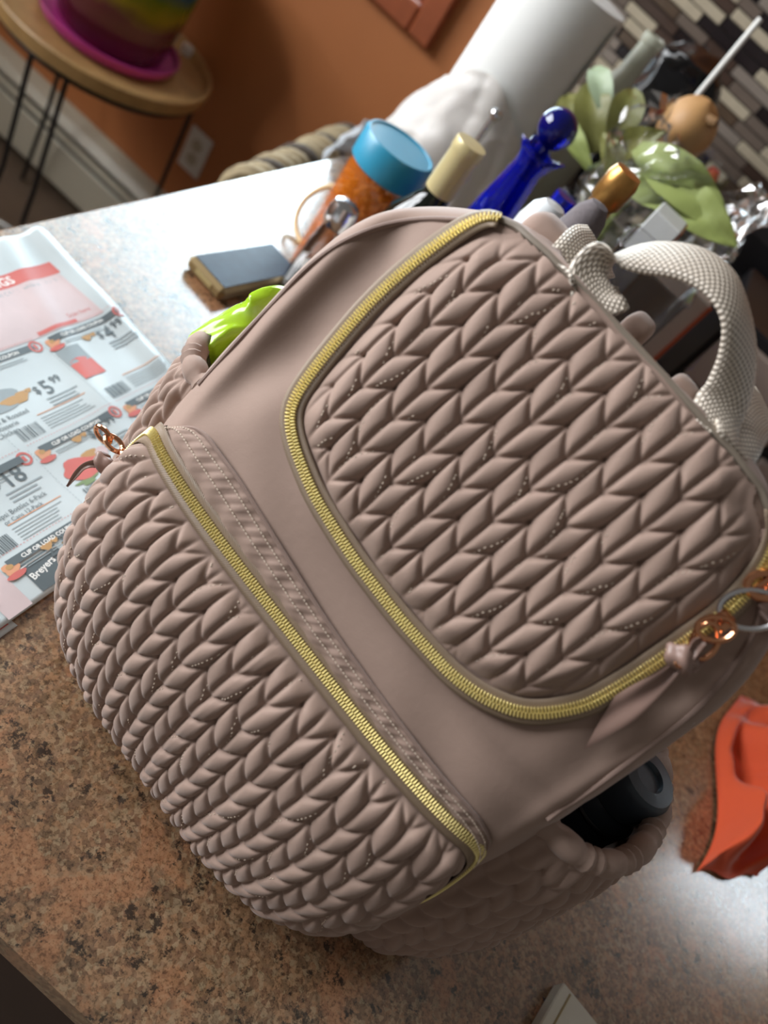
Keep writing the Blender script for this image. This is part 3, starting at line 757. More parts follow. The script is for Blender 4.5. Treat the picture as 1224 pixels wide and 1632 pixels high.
pad(860, 402, .374, .015, .012, .016); pad(1008, 528, .378, .007, .008, .009); pad(1076, 634, .370, .008, .008, .009)

# zipper pulls ----------------------------------------------------------------
def hit(u, v, off=0.):
    d = ray(u, v); dl = np.array([d@RX, d@BY, d[2]]); o = np.array([CAM@RX, CAM@BY, CAMZ-CTOP])
    ks = np.linspace(.0001, .0006, 4000); Pk = o+ks[:, None]*dl; g = Pk[:, 1]-(front_y(Pk[:, 0], np.clip(Pk[:, 2], 0, .39))-off)
    ok = (Pk[:, 2] > 0) & (Pk[:, 2] < .39); i = np.where((g[:-1] < 0) & (g[1:] >= 0) & ok[:-1])[0]
    return L2W(Pk[i[0]]) if len(i) else L2W(o+dl*((.31-o[1])/dl[1]))
def slider(p, t, n, parent=bag):
    """rose gold slider at p, t along the track, n outwards; returns the ring end"""
    t = norm(np.asarray(t)); n = norm(np.asarray(n)); w = np.cross(n, t); R = Matrix((t, w, n)).transposed()
    b = MB().box(p+n*.0032, (.0085, .0080, .0032), R, bev=.0014)
    b.box(p+n*.0052, (.0065, .0022, .0026), R, bev=.001)
    s_ = b.build('zipper_slider', M['rose'], parent); s_['label'] = 'rose gold zipper slider'; sub(s_, parent)
    return s_, R
p1 = hit(1150, 990, .004); pa, pb = hit(1128, 1008, .004), hit(1160, 984, .004)
n1 = LD(np.array([-.19, -.86, .47])); n1 = norm(np.array(n1))
t1 = norm(pb-pa)
sl1, R1 = slider(p1, t1, n1)
c1 = hit(1136, 998, .011); Mr = Matrix((t1*.8-np.cross(n1, t1)*.6, np.cross(n1, t1)*.8+t1*.6, n1)).transposed()
MB().torus(hit(1139, 1003, .0115), .0074, .0013, Mr, 28, 8, 1, .68).build('ring', M['rose'], sl1)
MB().torus(hit(1122, 1022, .0105), .0072, .0013, Matrix((norm(hit(1118, 1035, .01)-hit(1134, 1000, .01)), np.cross(n1, norm(hit(1118, 1035, .01)-hit(1134, 1000, .01))), n1)).transposed(), 28, 8, 1.1, .7).build('pull_tab', M['rose'], sl1)
def satin(name, L, Rr, parent, n=24, ruff=.0012, th=.0006):
    L = catmull(L, .0015); 
    t = np.linspace(0, 1, 40); 
    def rs(P_):
        l = np.r_[0, np.cumsum(np.linalg.norm(np.diff(P_, axis=0), axis=1))]; return np.stack([np.interp(t*l[-1], l, P_[:, k]) for k in range(3)], -1)
    A = rs(L); Bq = rs(catmull(Rr, .0015)); w = np.linspace(0, 1, n)[None, :, None]
    G = A[:, None]*(1-w)+Bq[:, None]*w; N_ = norm(np.cross(np.gradient(G, axis=0), np.gradient(G, axis=1)))
    if (N_.mean((0, 1))@(CAM-G.mean((0, 1)))) < 0: N_ = -N_
    G = G+N_*(ruff*np.sin(w*7.5+1)*(1-.6*t[:, None, None])+.0015*np.sin(t*5)[:, None, None])
    Vv = np.concatenate([G.reshape(-1, 3), (G-N_*th).reshape(-1, 3)]); f = grid_faces(40, n); f = np.concatenate([f, f[:, ::-1]+40*n])
    return mk(name, Vv, f, M['satin'], parent)
tail = satin('ribbon_tail', [hit(1078, 1048, .010), hit(1030, 1078, .010), hit(978, 1112, .007)], [hit(1090, 1062, .010), hit(1056, 1098, .008), hit(1004, 1150, .007), hit(930, 1198, .005)], sl1)
def knot(c, parent, r=.0062, name='ribbon_knot', seed=0.):
    b = MB().ball((0, 0, 0), 1, 28, 18); v = np.array(b.v); v = v*np.array([1.25, .9, .95])
    v = v*(1+.12*np.sin(v[:, :1]*3.5+v[:, 2:]*4+seed)+.06*np.sin(v[:, 1:2]*6+v[:, 2:]*3))
    return mk(name, v*r+c, b.f, M['satin'], parent)
knot(hit(1086, 1050, .011), sl1); 
satin('ribbon_loop', [hit(1084, 1046, .013), hit(1100, 1022, .013), hit(1118, 1016, .013)], [hit(1094, 1056, .012), hit(1112, 1042, .013), hit(1126, 1030, .013)], sl1, ruff=.0016)
satin('ribbon_loop', [hit(1086, 1050, .012), hit(1104, 1052, .014), hit(1120, 1046, .014)], [hit(1084, 1060, .011), hit(1102, 1070, .012), hit(1124, 1062, .012)], sl1, ruff=.0016)
MB().torus(hit(1082, 1058, .016), .0016, .0007, Mr, 14, 6).build('bead', M['rose'], sl1)
p2 = hit(1218, 936, .004); sl2, R2 = slider(p2, t1, n1)
MB().torus(hit(1219, 934, .011), .0072, .0018, Mr, 28, 8, 1, .75).build('ring', M['rose'], sl2)
MB().torus(hit(1196, 972, .010), .0105, .0013, Mr, 28, 8, 1.2, .8).build('key_ring', M['steel'], sl2)
satin('ribbon_tail', [hit(1218, 958, .012), hit(1232, 975, .012), hit(1250, 1000, .012)], [hit(1206, 975, .012), hit(1224, 1008, .012), hit(1250, 1040, .010)], sl2)
# lower left pull
i3 = int(len(ZPW)*.075); p3 = ZPW[i3]; t3 = norm(ZPW[i3+3]-ZPW[i3-3]); n3 = NWp[i3]
sl3, R3 = slider(p3, t3, n3)
w3 = np.cross(n3, t3)
MB().torus(p3+n3*.011, .0058, .0015, Matrix((n3, w3, t3)).transposed(), 24, 8, 1, .7).build('ring', M['rose'], sl3)
MB().torus(p3+n3*.019-t3*.002, .0056, .0014, Matrix((n3, t3, w3)).transposed(), 24, 8, 1, .7).build('pull_tab', M['rose'], sl3)
def near(u, v, ref): d = ray(u, v); d = d/np.linalg.norm(d); return CAM+d*((ref-CAM)@d)
k3 = near(166, 738, p3+n3*.026)
knot(k3, sl3, .0058, seed=2.)
satin('ribbon_loop', [near(176, 726, p3+n3*.024), near(158, 722, k3), near(150, 732, k3)], [near(180, 742, p3+n3*.022), near(168, 752, k3), near(155, 748, k3)], sl3)
satin('ribbon_tail', [near(166, 732, k3), near(140, 735, k3), near(118, 752, k3-np.array([.01, 0, .004])), near(104, 776, k3-np.array([.012, 0, .01]))], [near(166, 748, k3), near(142, 746, k3), near(124, 760, k3-np.array([.01, 0, .004])), near(107, 778, k3-np.array([.012, 0, .01]))], sl3, ruff=.0006)

# ------------------------------------------------------------------ things in the bag's side pockets
M['navy_grey'] = plain('blue_grey_steel', '39434C', .35, .2)
bb = L2W(np.array([XC+.180, .372, .008]))
wbt = thing('water_bottle', 'dark blue-grey water bottle deep in the right side pocket of the backpack', 'bottle', bb)
MB().lathe([(1e-6, 0), (.020, 0), (.023, .003), (.0245, .02), (.0245, .165), (.022, .178), (.018, .184)], bb, 40).build('bottle_body', M['navy_grey'], wbt)
MB().lathe([(.0185, .183), (.0205, .185), (.0205, .205), (.018, .209), (.010, .2095), (.009, .207), (1e-6, .207)], bb, 32).build('bottle_cap', M['navy_grey'], wbt)
for z in (.150, .172): MB().torus(bb+np.array([0, 0, z]), .0243 if z < .16 else .0235, .0016, n=40).build('groove_ring', M['black'], wbt)
M['lime'] = NT('lime_plastic').set(Base_Color=srgb('A8D02E'), Roughness=.16, Alpha=.8).m
g = []
nu, nv = 44, 30
for i in range(nu):
    for j in range(nv):
        a = i/(nu-1)*2-1; c = j/(nv-1)
        g.append((XC-.156-.024*c-.004*math.sin(a*4+c*3)*c, .356+.048*a+.004*math.sin(c*9+a*5), .212+.040*math.sin(c*2.6)*(1-.35*a*a)+.012*a))
gv = crumple(L2W(np.array(g)), .0045, 55, 4)
gb = mk('green_plastic_bag', np.concatenate([gv, gv+np.array([-.0008, 0, .0004])]), np.concatenate([grid_faces(nu, nv), grid_faces(nu, nv)[:, ::-1]+nu*nv]), M['lime'])
tag(gb, 'crumpled lime green plastic bag poking out of the left side pocket', 'plastic bag')

# ------------------------------------------------------------------ newspapers
def text_geo(body, size, bold=0.):
    cu = bpy.data.curves.new('t', 'FONT'); cu.body = body; cu.size = size; cu.resolution_u = 2; cu.offset = bold
    o = bpy.data.objects.new('t', cu); COL.objects.link(o); dg = bpy.context.evaluated_depsgraph_get()
    me = bpy.data.meshes.new_from_object(o.evaluated_get(dg)); v = [tuple(p.co) for p in me.vertices]; f = [tuple(p.vertices) for p in me.polygons]
    bpy.data.objects.remove(o); bpy.data.curves.remove(cu); bpy.data.meshes.remove(me); return v, f
class Print:
    """flat ink on a sheet: page x runs right (world +Y), page y runs up (world -X)"""
    def __init__(s, org, hfun, rot=math.pi/2, xmax=-.1315, ymax=lambda x: 9.): s.xmax = xmax; s.ymax = ymax; s.o = org; s.h = hfun; s.L = {}; s.r = rot; s.k = 0
    def put(s, ink, pts, faces):
        b = s.L.setdefault(ink, MB()); c, sn = math.cos(s.r), math.sin(s.r); s.k += 1
        v = []
        for x, y in pts:
            X_, Y_ = s.o[0]+c*x-sn*y, s.o[1]+sn*x+c*y; v.append((X_, Y_, s.h(X_, Y_)+.00022+.000002*(s.k % 300)+(.00016 if ink == 'ink_white' else .00007 if ink in ('ink', 'ink_red', 'ink_tan') else 0)))
        keep = []
        for q in faces:
            if all(-.4305 < v[i][0] < s.xmax and v[i][1] < s.ymax(v[i][0])-.004 for i in q): keep.append(q)
        b.add(v, keep)
    def rect(s, ink, x, y, w, h, n=None):
        nx = max(1, int(w/.004)); ny = max(1, int(h/.004)); pts = [(x+w*i/nx, y+h*j/ny) for i in range(nx+1) for j in range(ny+1)]
        s.put(ink, pts, [(i*(ny+1)+j, (i+1)*(ny+1)+j, (i+1)*(ny+1)+j+1, i*(ny+1)+j+1) for i in range(nx) for j in range(ny)])
    def blob(s, ink, x, y, rx, ry, n=22, wob=0., seed=0, a0=0.):
        pts = [(x, y)]
        for i in range(n):
            a = 2*math.pi*i/n; r = 1+wob*math.sin(a*3+seed)+wob*.6*math.sin(a*5+seed*2); px, py = rx*r*math.cos(a), ry*r*math.sin(a)
            pts.append((x+px*math.cos(a0)-py*math.sin(a0), y+px*math.sin(a0)+py*math.cos(a0)))
        s.put(ink, pts, [(0, i+1, (i+1) % n+1) for i in range(n)])
    def ring(s, ink, x, y, r1, r2, n=24):
        pts = [(x+r*math.cos(2*math.pi*i/n), y+r*math.sin(2*math.pi*i/n)) for i in range(n) for r in (r1, r2)]
        s.put(ink, pts, [(2*i, 2*i+1, (2*i+3) % (2*n), (2*i+2) % (2*n)) for i in range(n)])
    def text(s, ink, t, x, y, size, bold=0., ang=0.):
        v, f = text_geo(t, size, bold); c, q = math.cos(ang), math.sin(ang); s.put(ink, [(x+a*c-b*q, y+a*q+b*c) for a, b, _ in v], f)
    def poly(s, ink, pts): s.put(ink, pts, [tuple(range(len(pts)))])
    def bars(s, x, y, w, h, rng):
        q = x
        while q < x+w:
            a = rng.choice([.0005, .0008, .0013]); s.rect('ink', q, y, a, h); q += a+rng.choice([.0006, .0009, .0013])
    def lines(s, ink, x, y, w, n, dy, rng, th=.0009):
        for i in range(n): s.rect(ink, x, y-dy*i, w*rng.uniform(.7, 1), th)
    def build(s, parent):
        nm = {'ink': 'dark_print', 'ink_pale': 'grey_print', 'ink_red': 'red_print', 'ink_orange': 'orange_print', 'ink_white': 'white_print', 'ink_tan': 'tan_print', 'ink_green': 'green_print', 'paper_pink': 'pink_panel'}
        for k, b in s.L.items():
            o = mk(nm.get(k, k), b.v, b.f, M[k], parent, False)
            o['kind'] = 'stuff'; o['label'] = nm.get(k, k).replace('_', ' ')+' on the newspaper'
# one page: its right edge runs across the counter and slips under the bag
PX0, PX1, PYL = -.432, -.131, .08       # top edge, bottom edge, hidden left end (world X, X, Y)
def yr(x): return .5655-.20*max(0., (x+.427))*.45       # right edge
def paper_h(x, y):
    e = yr(x)-y; fold = .006*math.exp(-((e-.012)/.009)**2)+.0025*math.exp(-((e-.05-.25*(x+.43))/.012)**2)
    return CTOP+.0024+fold*(1-.7*max(0, min(1, (x+.25)/.1)))+.0008*math.sin(y*38+x*20)+.0006*math.sin(x*70)+.0008
def sheet(name, x0, x1, y0, yrf, hf, mat, label, cat, thick=.0006, group=None):
    nx, ny = 70, 90; top = []; 
    for i in range(nx):
        x = x0+(x1-x0)*i/(nx-1)
        for j in range(ny): y = y0+(yrf(x)-y0)*j/(ny-1); top.append((x, y, hf(x, y)))
    top = np.array(top); f = grid_faces(nx, ny)
    t = thing(name, label, cat, (0, 0, 0), group)
    v = np.concatenate([top, top-np.array([0, 0, thick])]); k = nx*ny
    rimi = [i*ny for i in range(nx)]+[(nx-1)*ny+j for j in range(1, ny)]+[i*ny+ny-1 for i in range(nx-2, -1, -1)]+[j for j in range(ny-2, 0, -1)]
    fs = f.tolist()+(f[:, ::-1]+k).tolist()+[[rimi[i], rimi[i]+k, rimi[(i+1) % len(rimi)]+k, rimi[(i+1) % len(rimi)]] for i in range(len(rimi))]
    mk('page', v, fs, mat, t); return t
news = sheet('newspaper_page', PX0, PX1, PYL, yr, paper_h, M['paper'], 'coupon page of newsprint flyer with prices lying half under the backpack', 'newspaper')
under = sheet('newspaper_page', -.425, -.1265, .07, lambda x: .258+.10*(x+.1265), lambda x, y: CTOP+.0012+.0004*math.sin(y*40), M['paper'], 'newspaper page with a red stripe showing beneath the coupon page', 'newspaper')
under.name = 'newspaper_page.001'
pu = Print((0, 0), lambda x, y: CTOP+.0014+.0004*math.sin(y*40), xmax=-.127); pu.rect('ink_red', .08, .1305, .174, .0065); pu.build(under)
rg = random.Random(11)
pr = Print((0, 0), paper_h, ymax=yr)        # page coordinates: x = world Y, y = -world X
pr.rect('paper_pink', .28, .322, .255, .066)
pr.rect('ink_red', .33, .3795, .207, .0145); pr.rect('paper_pink', .515, .3795, .02, .0145)
pr.text('ink_white', 'DIGITAL SAVINGS', .388, .3825, .0125, .0002); pr.text('ink_pale', 'ONE FREE WITH CARD  while supplies last', .42, .372, .0062)
pr.text('ink_red', 'Scan here', .50, .330, .007); pr.rect('ink_red', .46, .3235, .045, .004); pr.blob('ink_white', .385, .334, .03, .010, 20, .15); pr.blob('ink_red', .41, .336, .010, .007, 16, .2); pr.blob('ink_red', .43, .355, .009, .005, 16, .2)
def coupon(x, y, w, h, small, big, cents, dy):
    pr.rect('ink', x+.006, y+h-.0085, w-.014, .0062)
    pr.text('ink_white', 'CLIP OR LOAD COUPON', x+.018, y+h-.0072, .0046, .00012)
    pr.blob('ink_orange', x+.006, y+h-.0095, .0062, .0055, 16, .12, 1); pr.blob('ink_red', x+.006, y+h-.015, .008, .0025, 16, .05); pr.blob('ink_tan', x+.006, y+h-.0075, .003, .002, 10)
    pr.ring('ink_red', x+w-.006, y+h-.006, .0042, .0062); pr.rect('ink_red', x+w-.0075, y+h-.0085, .0028, .005)
    pr.lines('ink_pale', x+.016, y+h-.0125, w-.03, 2, .0022, rg, .0007)
    if small: pr.text('ink', small, x+w-.058, y+h-dy+.001, .012, .0003)
    pr.text('ink', '$', x+w-.043, y+h-dy+.004, .011, .0002); pr.text('ink', big, x+w-.035, y+h-dy, .0205, .0003)
    pr.text('ink', cents, x+w-.035+.0125*len(big), y+h-dy+.0075, .0105, .0002)
    pr.blob('ink_tan', x+w-.054, y+h-dy+.010, .005, .003, 10, .2); pr.blob('ink_tan', x+w-.046, y+h-dy+.011, .003, .002, 10, .2)
    pr.lines('ink_pale', x+w-.04, y+h-dy-.0045, .034, 3, .0036, rg, .0014)
    pr.rect('ink_orange', x+.035, y+.020, w-.042, .0008); pr.lines('ink_pale', x+.035, y+.016, w-.042, 5, .0027, rg, .0007)
    pr.bars(x+.007, y+.004, .023, .012, rg)
    for k in range(int(w/.003)): pr.rect('ink_red', x+k*.003, y+h+.0022, .0016, .0004)
    for k in range(int(h/.003)): pr.rect('ink_pale', x+w+.0012, y+k*.003, .0004, .0016)
rowA, rowB, rowC = .2365, .1685, .1035
coupon(.360, rowA, .094, .085, '', '5', '99', .0515); coupon(.458, rowA, .094, .085, '', '4', '99', .0260); coupon(.262, rowA, .094, .085, '', '3', '49', .0515)
coupon(.270, rowB, .092, .066, '4', '18', '', .021); coupon(.366, rowB, .094, .066, '', '8', '99', .021); coupon(.464, rowB, .09, .066, '', '2', '99', .021)
coupon(.276, rowC, .092, .066, '2', '', '', .019); coupon(.366, rowC, .094, .066, '', '6', '99', .021); coupon(.168, rowB, .098, .066, '', '9', '99', .021); coupon(.168, rowC, .098, .066, '', '5', '49', .021)
pr.text('ink', 'Fried & Roasted', .352, rowA+.026, .0062); pr.text('ink', 'Rotisserie', .352, rowA+.020, .0062); pr.text('ink', 'Chicken', .352, rowA+.014, .0062)
pr.poly('ink_tan', [(.352, rowA+.036), (.40, rowA+.036), (.407, rowA+.043), (.36, rowA+.046)]); pr.blob('ink_pale', .378, rowA+.045, .021, .011, 24, .08); pr.blob('ink_orange', .366, rowA+.043, .008, .006, 18, .15); pr.blob('ink_tan', .39, rowA+.041, .012, .004, 18, .1)
pr.rect('ink_pale', .458, rowA+.031, .026, .036); pr.rect('ink_red', .4585, rowA+.031, .025, .018); pr.blob('paper_pink', .466, rowA+.041, .005, .004, 14, .1); pr.blob('paper_pink', .477, rowA+.038, .005, .0045, 14, .1); pr.blob('ink_red', .470, rowA+.050, .009, .004, 16, .1)
pr.blob('ink_red', .392, rowB+.031, .022, .010, 26, .12, 2, -.15); pr.blob('paper_pink', .386, rowB+.033, .011, .0035, 18, .1, 1); pr.blob('ink_tan', .404, rowB+.039, .007, .004, 16, .2); pr.blob('ink_green', .384, rowB+.020, .010, .003, 16, .3); pr.blob('paper_pink', .415, rowB+.036, .006, .005, 16, .1)
pr.rect('ink_pale', .266, rowB+.028, .018, .014); pr.rect('ink_red', .264, rowB+.044, .016, .004)
pr.text('ink', 'Pepsi Bottles 6-Pack', .300, rowB+.0265, .0058); pr.text('ink', 'or Cans 12-Pack', .304, rowB+.021, .0052)
# the black tub at the foot of the page, with its name in script
pr.rect('ink', .2865, .1345, .033, .0245)
pr.rect('ink_white', .2865, .1565, .034, .0006)
pr.text('ink_white', 'Breyers', .2880, .1445, .0076, .00018, .16); pr.blob('ink_white', .3145, .1392, .0046, .0042, 18, .08)
pr.rect('paper_pink', .255, .132, .02, .036); pr.rect('ink_red', .325, .148, .012, .005); pr.blob('ink_tan', .331, .155, .006, .003, 12, .2)
pr.build(news)

# ------------------------------------------------------------------ things standing on the counter behind the bag
def T(x, y): return (x, y, CTOP+.0003)
# phone
ph = thing('smartphone', 'smartphone in gold-brown case lying dark-screened on the counter beside the lime bag', 'phone', T(-.318, .75))
pa_ = np.array([-.3175, .6795, CTOP]); dirp = np.array([.13, .99, 0]); dirp /= np.linalg.norm(dirp); sidep = np.array([dirp[1], -dirp[0], 0])
Rp = Matrix((sidep, dirp, (0, 0, 1))).transposed(); cp = pa_+dirp*.072+sidep*.0+np.array([0, 0, .0092])
MB().box(cp, (.058, .142, .0178), Rp, bev=.005).build('case', plain('gold_brown_case', '8C7750', .35, .4), ph)
MB().box(cp+np.array([0, 0, .0091]), (.050, .132, .0012), Rp, bev=.0004).build('screen', plain('dark_blue_glass', '1E2A3C', .25, 0, 60, .35, Specular_IOR_Level=.12), ph)
MB().box(cp-dirp*.0712, (.026, .0016, .006), Rp, bev=.0006).build('port_plate', plain('pale_gold', 'B8A878', .3, .5), ph)

# jar
jx, jy = at(632, 245, .88)[:2]
jr = thing('snack_jar', 'orange see-through jar of snacks with a wide teal lid behind the bag', 'jar', T(jx, jy))
jar_m = NT('amber_plastic'); jar_m.set(Base_Color=srgb('C4691A'), Roughness=.1, Alpha=.38)
MB().lathe([(1e-6, 0), (.038, 0), (.0405, .004), (.0405, .136), (.037, .149), (.0365, .155), (.0355, .155), (.036, .149), (.0395, .135), (.0395, .005), (1e-6, .003)], T(jx, jy), 48).build('jar_body', jar_m.m, jr)
MB().lathe([(.0412, .1475), (.0428, .149), (.0428, .178), (.0405, .1815), (.038, .1815), (.037, .180), (1e-6, .180)], T(jx, jy), 56).build('lid', plain('teal_plastic', '2F8FB0', .35), jr)
b = MB(); rj = random.Random(4)
for i in range(190):
    a = rj.uniform(0, 6.28); r = .034*math.sqrt(rj.random()); z = CTOP+.010+.118*rj.random()
    b.box((jx+r*math.cos(a), jy+r*math.sin(a), z), (.012, .009, .005), Matrix.Rotation(rj.uniform(0, 6), 3, (rj.random(), rj.random(), rj.random()+.1)), bev=.002)
o = b.build('snacks', plain('orange_snacks', 'E08A2C', .6, 0, 90, .35), jr, kind='stuff'); o['label'] = 'small orange snacks filling the jar'; jr.scale = (1.06, 1.06, 1.06)

# wine bottle
wx, wy = at(745, 240, .80)[:2]
wn = thing('wine_bottle', 'dark wine bottle with a cream capsule standing between jar and blue decanter', 'bottle', T(wx, wy))
MB().lathe([(1e-6, 0), (.034, 0), (.037, .004), (.037, .145), (.033, .166), (.021, .186), (.0150, .197), (.0145, .205)], T(wx, wy), 40).build('bottle_body', plain('dark_green_glass', '10150F', .08), wn)
MB().lathe([(.0152, .203), (.0158, .206), (.0155, .246), (.0166, .248), (.0166, .257), (.0158, .259), (1e-6, .2592)], T(wx, wy), 36).build('capsule', plain('cream_foil', 'CFC08E', .35, .2), wn)
MB().lathe([(.0373, .05), (.0373, .125)], T(wx, wy), 40).build('label_band', plain('white_label', 'DAD6CC', .6), wn)

wn.scale = (1.04, 1.04, 1.04)
# cobalt glass decanter
dx, dy = at(884, 212, .90)[:2]
cob = NT('cobalt_glass'); cob.set(Base_Color=srgb('1E34F0'), Roughness=.03, Transmission_Weight=.9, IOR=1.45)
dc = thing('decanter', 'cobalt blue glass decanter with flared lip and ball stopper in front of paper roll', 'decanter', T(dx, dy))
v = []; n_ = 60; prof = [(.040, 0), (.044, .006), (.045, .03), (.043, .07), (.038, .11), (.031, .16), (.025, .21), (.0195, .255), (.0175, .275), (.0205, .289), (.0265, .300)]
prof_in = [(r-.0025, z) for r, z in prof[::-1]]; prof_in[0] = (.0250, .3005)
allp = prof+prof_in; f = []
for r, z in allp:
    for k in range(n_):
        a = 2*math.pi*k/n_; lobe = 1+max(0, (z-.28)/.02)*.22*math.cos(3*a+.4); rr = r*lobe*(1+.05*math.cos(8*a+z*22))
        v.append((dx+rr*math.cos(a), dy+rr*math.sin(a), CTOP+.0003+max(z, .0 if r > .03 else z)+max(0, (z-.28)/.02)*.004*math.cos(3*a+.4)))
for j in range(len(allp)-1):
    for k in range(n_): f.append((j*n_+k, j*n_+(k+1) % n_, (j+1)*n_+(k+1) % n_, (j+1)*n_+k))
f.append(tuple(range(n_))[::-1]); f.append(tuple((len(allp)-1)*n_+k for k in range(n_)))
mk('decanter_body', v, f, cob.m, dc)
MB().ball((dx, dy, CTOP+.327), .0225, 40, 24).lathe([(.0085, .262), (.0105, .29), (.009, .306)], T(dx, dy), 24).build('ball_stopper', NT('deep_cobalt_glass').set(Base_Color=srgb('0A1070'), Roughness=.03, Transmission_Weight=.45, IOR=1.5).m, dc)

dc.scale = (.95, .95, .95)
# paper towels on a holder, standing in a white plastic bag
rx, ry = -.315, 1.32
rl = thing('paper_towel_roll', 'big white paper towel roll on the holder, its top cut by the frame', 'paper towels', T(rx, ry))
tow = plain('paper_towel', 'DFE0DC', .85, 0, 25, .02, .05)
MB().lathe([(.021, .013), (.082, .013), (.0845, .017), (.0845, .379), (.0825, .382), (.021, .382), (.021, .013)], T(rx, ry), 64).build('paper', tow, rl)
MB().lathe([(.0205, .0125), (.0205, .383), (.0185, .383), (.0185, .0125), (.0205, .0125)], T(rx, ry), 32).build('core', plain('cardboard', '9A7E5C', .8), rl)
MB().box((rx+.0843, ry-.012, CTOP+.20), (.0009, .03, .35), Matrix.Rotation(.17, 3, 'Z')).build('loose_sheet', tow, rl)
ho = thing('paper_towel_holder', 'steel paper towel holder with an upright side rod and small ball tip', 'holder', T(rx, ry))
MB().lathe([(1e-6, 0), (.083, 0), (.085, .004), (.083, .0105), (.02, .012), (1e-6, .012)], T(rx, ry), 48).build('base', M['steel'], ho)
MB().lathe([(.006, .0125), (.006, .40), (.009, .405), (.009, .418), (1e-6, .422)], T(rx, ry), 20).build('pole', M['steel'], ho)
qx, qy = at(787, 187, 1.17)[:2]
MB().tube([(rx+.01, ry-.080, CTOP+.008), (qx, qy, CTOP+.014), (qx, qy, CTOP+.206)], .0042, 12).build('side_rod', M['steel'], ho)
MB().ball((qx, qy, CTOP+.213), .0088, 20, 12).build('ball_tip', M['steel'], ho)
M['white_film'] = NT('white_plastic_film').set(Base_Color=srgb('DAD6D0'), Roughness=.5, Alpha=.86).m
v = []; nu, nv = 150, 54
for i in range(nu):
    a = 2*math.pi*i/nu
    for j in range(nv):
        c = j/(nv-1); ex = max(0, math.cos(a-math.radians(190)))**2; zz = .004+.158*c+.058*c*max(0, -math.sin(a))+.012*c*math.sin(a*3)
        r = .096+.014*math.sin(math.pi*min(1, c*1.05))**.8+.020*ex*math.sin(math.pi*c**.8)-.008*c+.002*math.sin(a*11+c*5)*(1-c)+.005*abs(math.sin(a*5+c*2))
        v.append((rx+r*math.cos(a), ry+r*math.sin(a), CTOP+zz))
v = crumple(v, .008, 13, 1.3); rad = np.hypot(v[:, 0]-rx, (v[:, 1]-ry)); sc_ = np.maximum(1, .088/rad)*np.where(v[:, 2] > CTOP+.03, np.minimum(1, 1), 1); sc_ = np.where(v[:, 2] > CTOP+.015, np.maximum(1, .090/rad), sc_)
v[:, 0] = rx+(v[:, 0]-rx)*sc_; v[:, 1] = ry+(v[:, 1]-ry)*sc_
v[:, 2] = np.maximum(v[:, 2], CTOP+.0006); ci = (v-np.array([rx, ry, 0]))*np.array([.99, .99, 1])+np.array([rx, ry, 0])
fo = grid_faces(nu, nv, True)
pb_ = mk('plastic_bag', np.concatenate([v, ci]), np.concatenate([fo, fo[:, ::-1]+nu*nv]), M['white_film'])
tag(pb_, 'crumpled white plastic wrapper slumped around the foot of the paper roll', 'plastic bag')

# glass salt shaker, wooden hoop and crumpled tissue left of the jar
sx_, sy_, sz_ = at(558, 322, .79); kz = (sz_-CTOP)/.0905
sh = thing('salt_shaker', 'small glass shaker with domed steel cap beside the orange jar', 'shaker', T(sx_, sy_))
def zs(pr, k): return [(r, z*k) for r, z in pr]
MB().lathe(zs([(1e-6, 0), (.021, 0), (.023, .002), (.018, .05), (.0135, .066), (.012, .066), (.0165, .05), (.021, .003), (1e-6, .0025)], kz), T(sx_, sy_), 28).build('glass_body', M['glass_clear'], sh)
MB().lathe([(.0142, sz_-CTOP-.034), (.0172, sz_-CTOP-.030), (.0178, sz_-CTOP-.016), (.0150, sz_-CTOP-.005), (.008, sz_-CTOP-.0006), (1e-6, sz_-CTOP)], T(sx_, sy_), 28).build('steel_cap', M['steel'], sh)
MB().lathe(zs([(1e-6, .0045), (.0200, .005), (.0180, .030), (1e-6, .030)], kz), T(sx_, sy_), 24).build('salt', M['white_plastic'], sh)
hx, hy = onz(512, 362, CTOP+.035)[:2]; hy += .02
Mh = Matrix.Rotation(math.radians(52), 3, 'X') @ Matrix.Rotation(math.radians(-12), 3, 'Y')
hoop = MB().torus((hx, hy, CTOP+.0415), .048, .0034, Mh, 56, 8).build('wooden_hoop', plain('pale_bamboo', 'D9B883', .5)); tag(hoop, 'thin pale wooden hoop leaning beside the shaker', 'hoop')
b = MB().ball((0, 0, 0), 1, 40, 26); v = crumple(np.array(b.v)*np.array([.036, .03, .024]), .010, 45, 3)+np.array([hx+.012, hy+.03, CTOP+.028]); v[:, 2] = np.maximum(v[:, 2], CTOP+.0006)
tag(mk('crumpled_tissue', v, b.f, plain('white_tissue', 'DADDDD', .7)), 'crumpled white tissue behind the wooden hoop', 'tissue')
b = MB(); vs = []
for i in range(26):
    for j in range(18):
        a, c = i/25-.5, j/17; vs.append((-.475+.03*c-.01*math.cos(a*5), 1.235+a*.11*(1-.35*c), CTOP-.025+.085*c))
vs = crumple(vs, .007, 40, 6); f = grid_faces(26, 18)
tag(mk('clear_plastic_bag', np.concatenate([vs, vs+np.array([.0008, 0, .0004])]), np.concatenate([f, f[:, ::-1]+26*18]), NT('cloudy_film').set(Base_Color=srgb('C9CFD4'), Roughness=.2, Alpha=.6).m), 'cloudy clear plastic bag hanging over the counter edge beside the rope back chair', 'plastic bag')

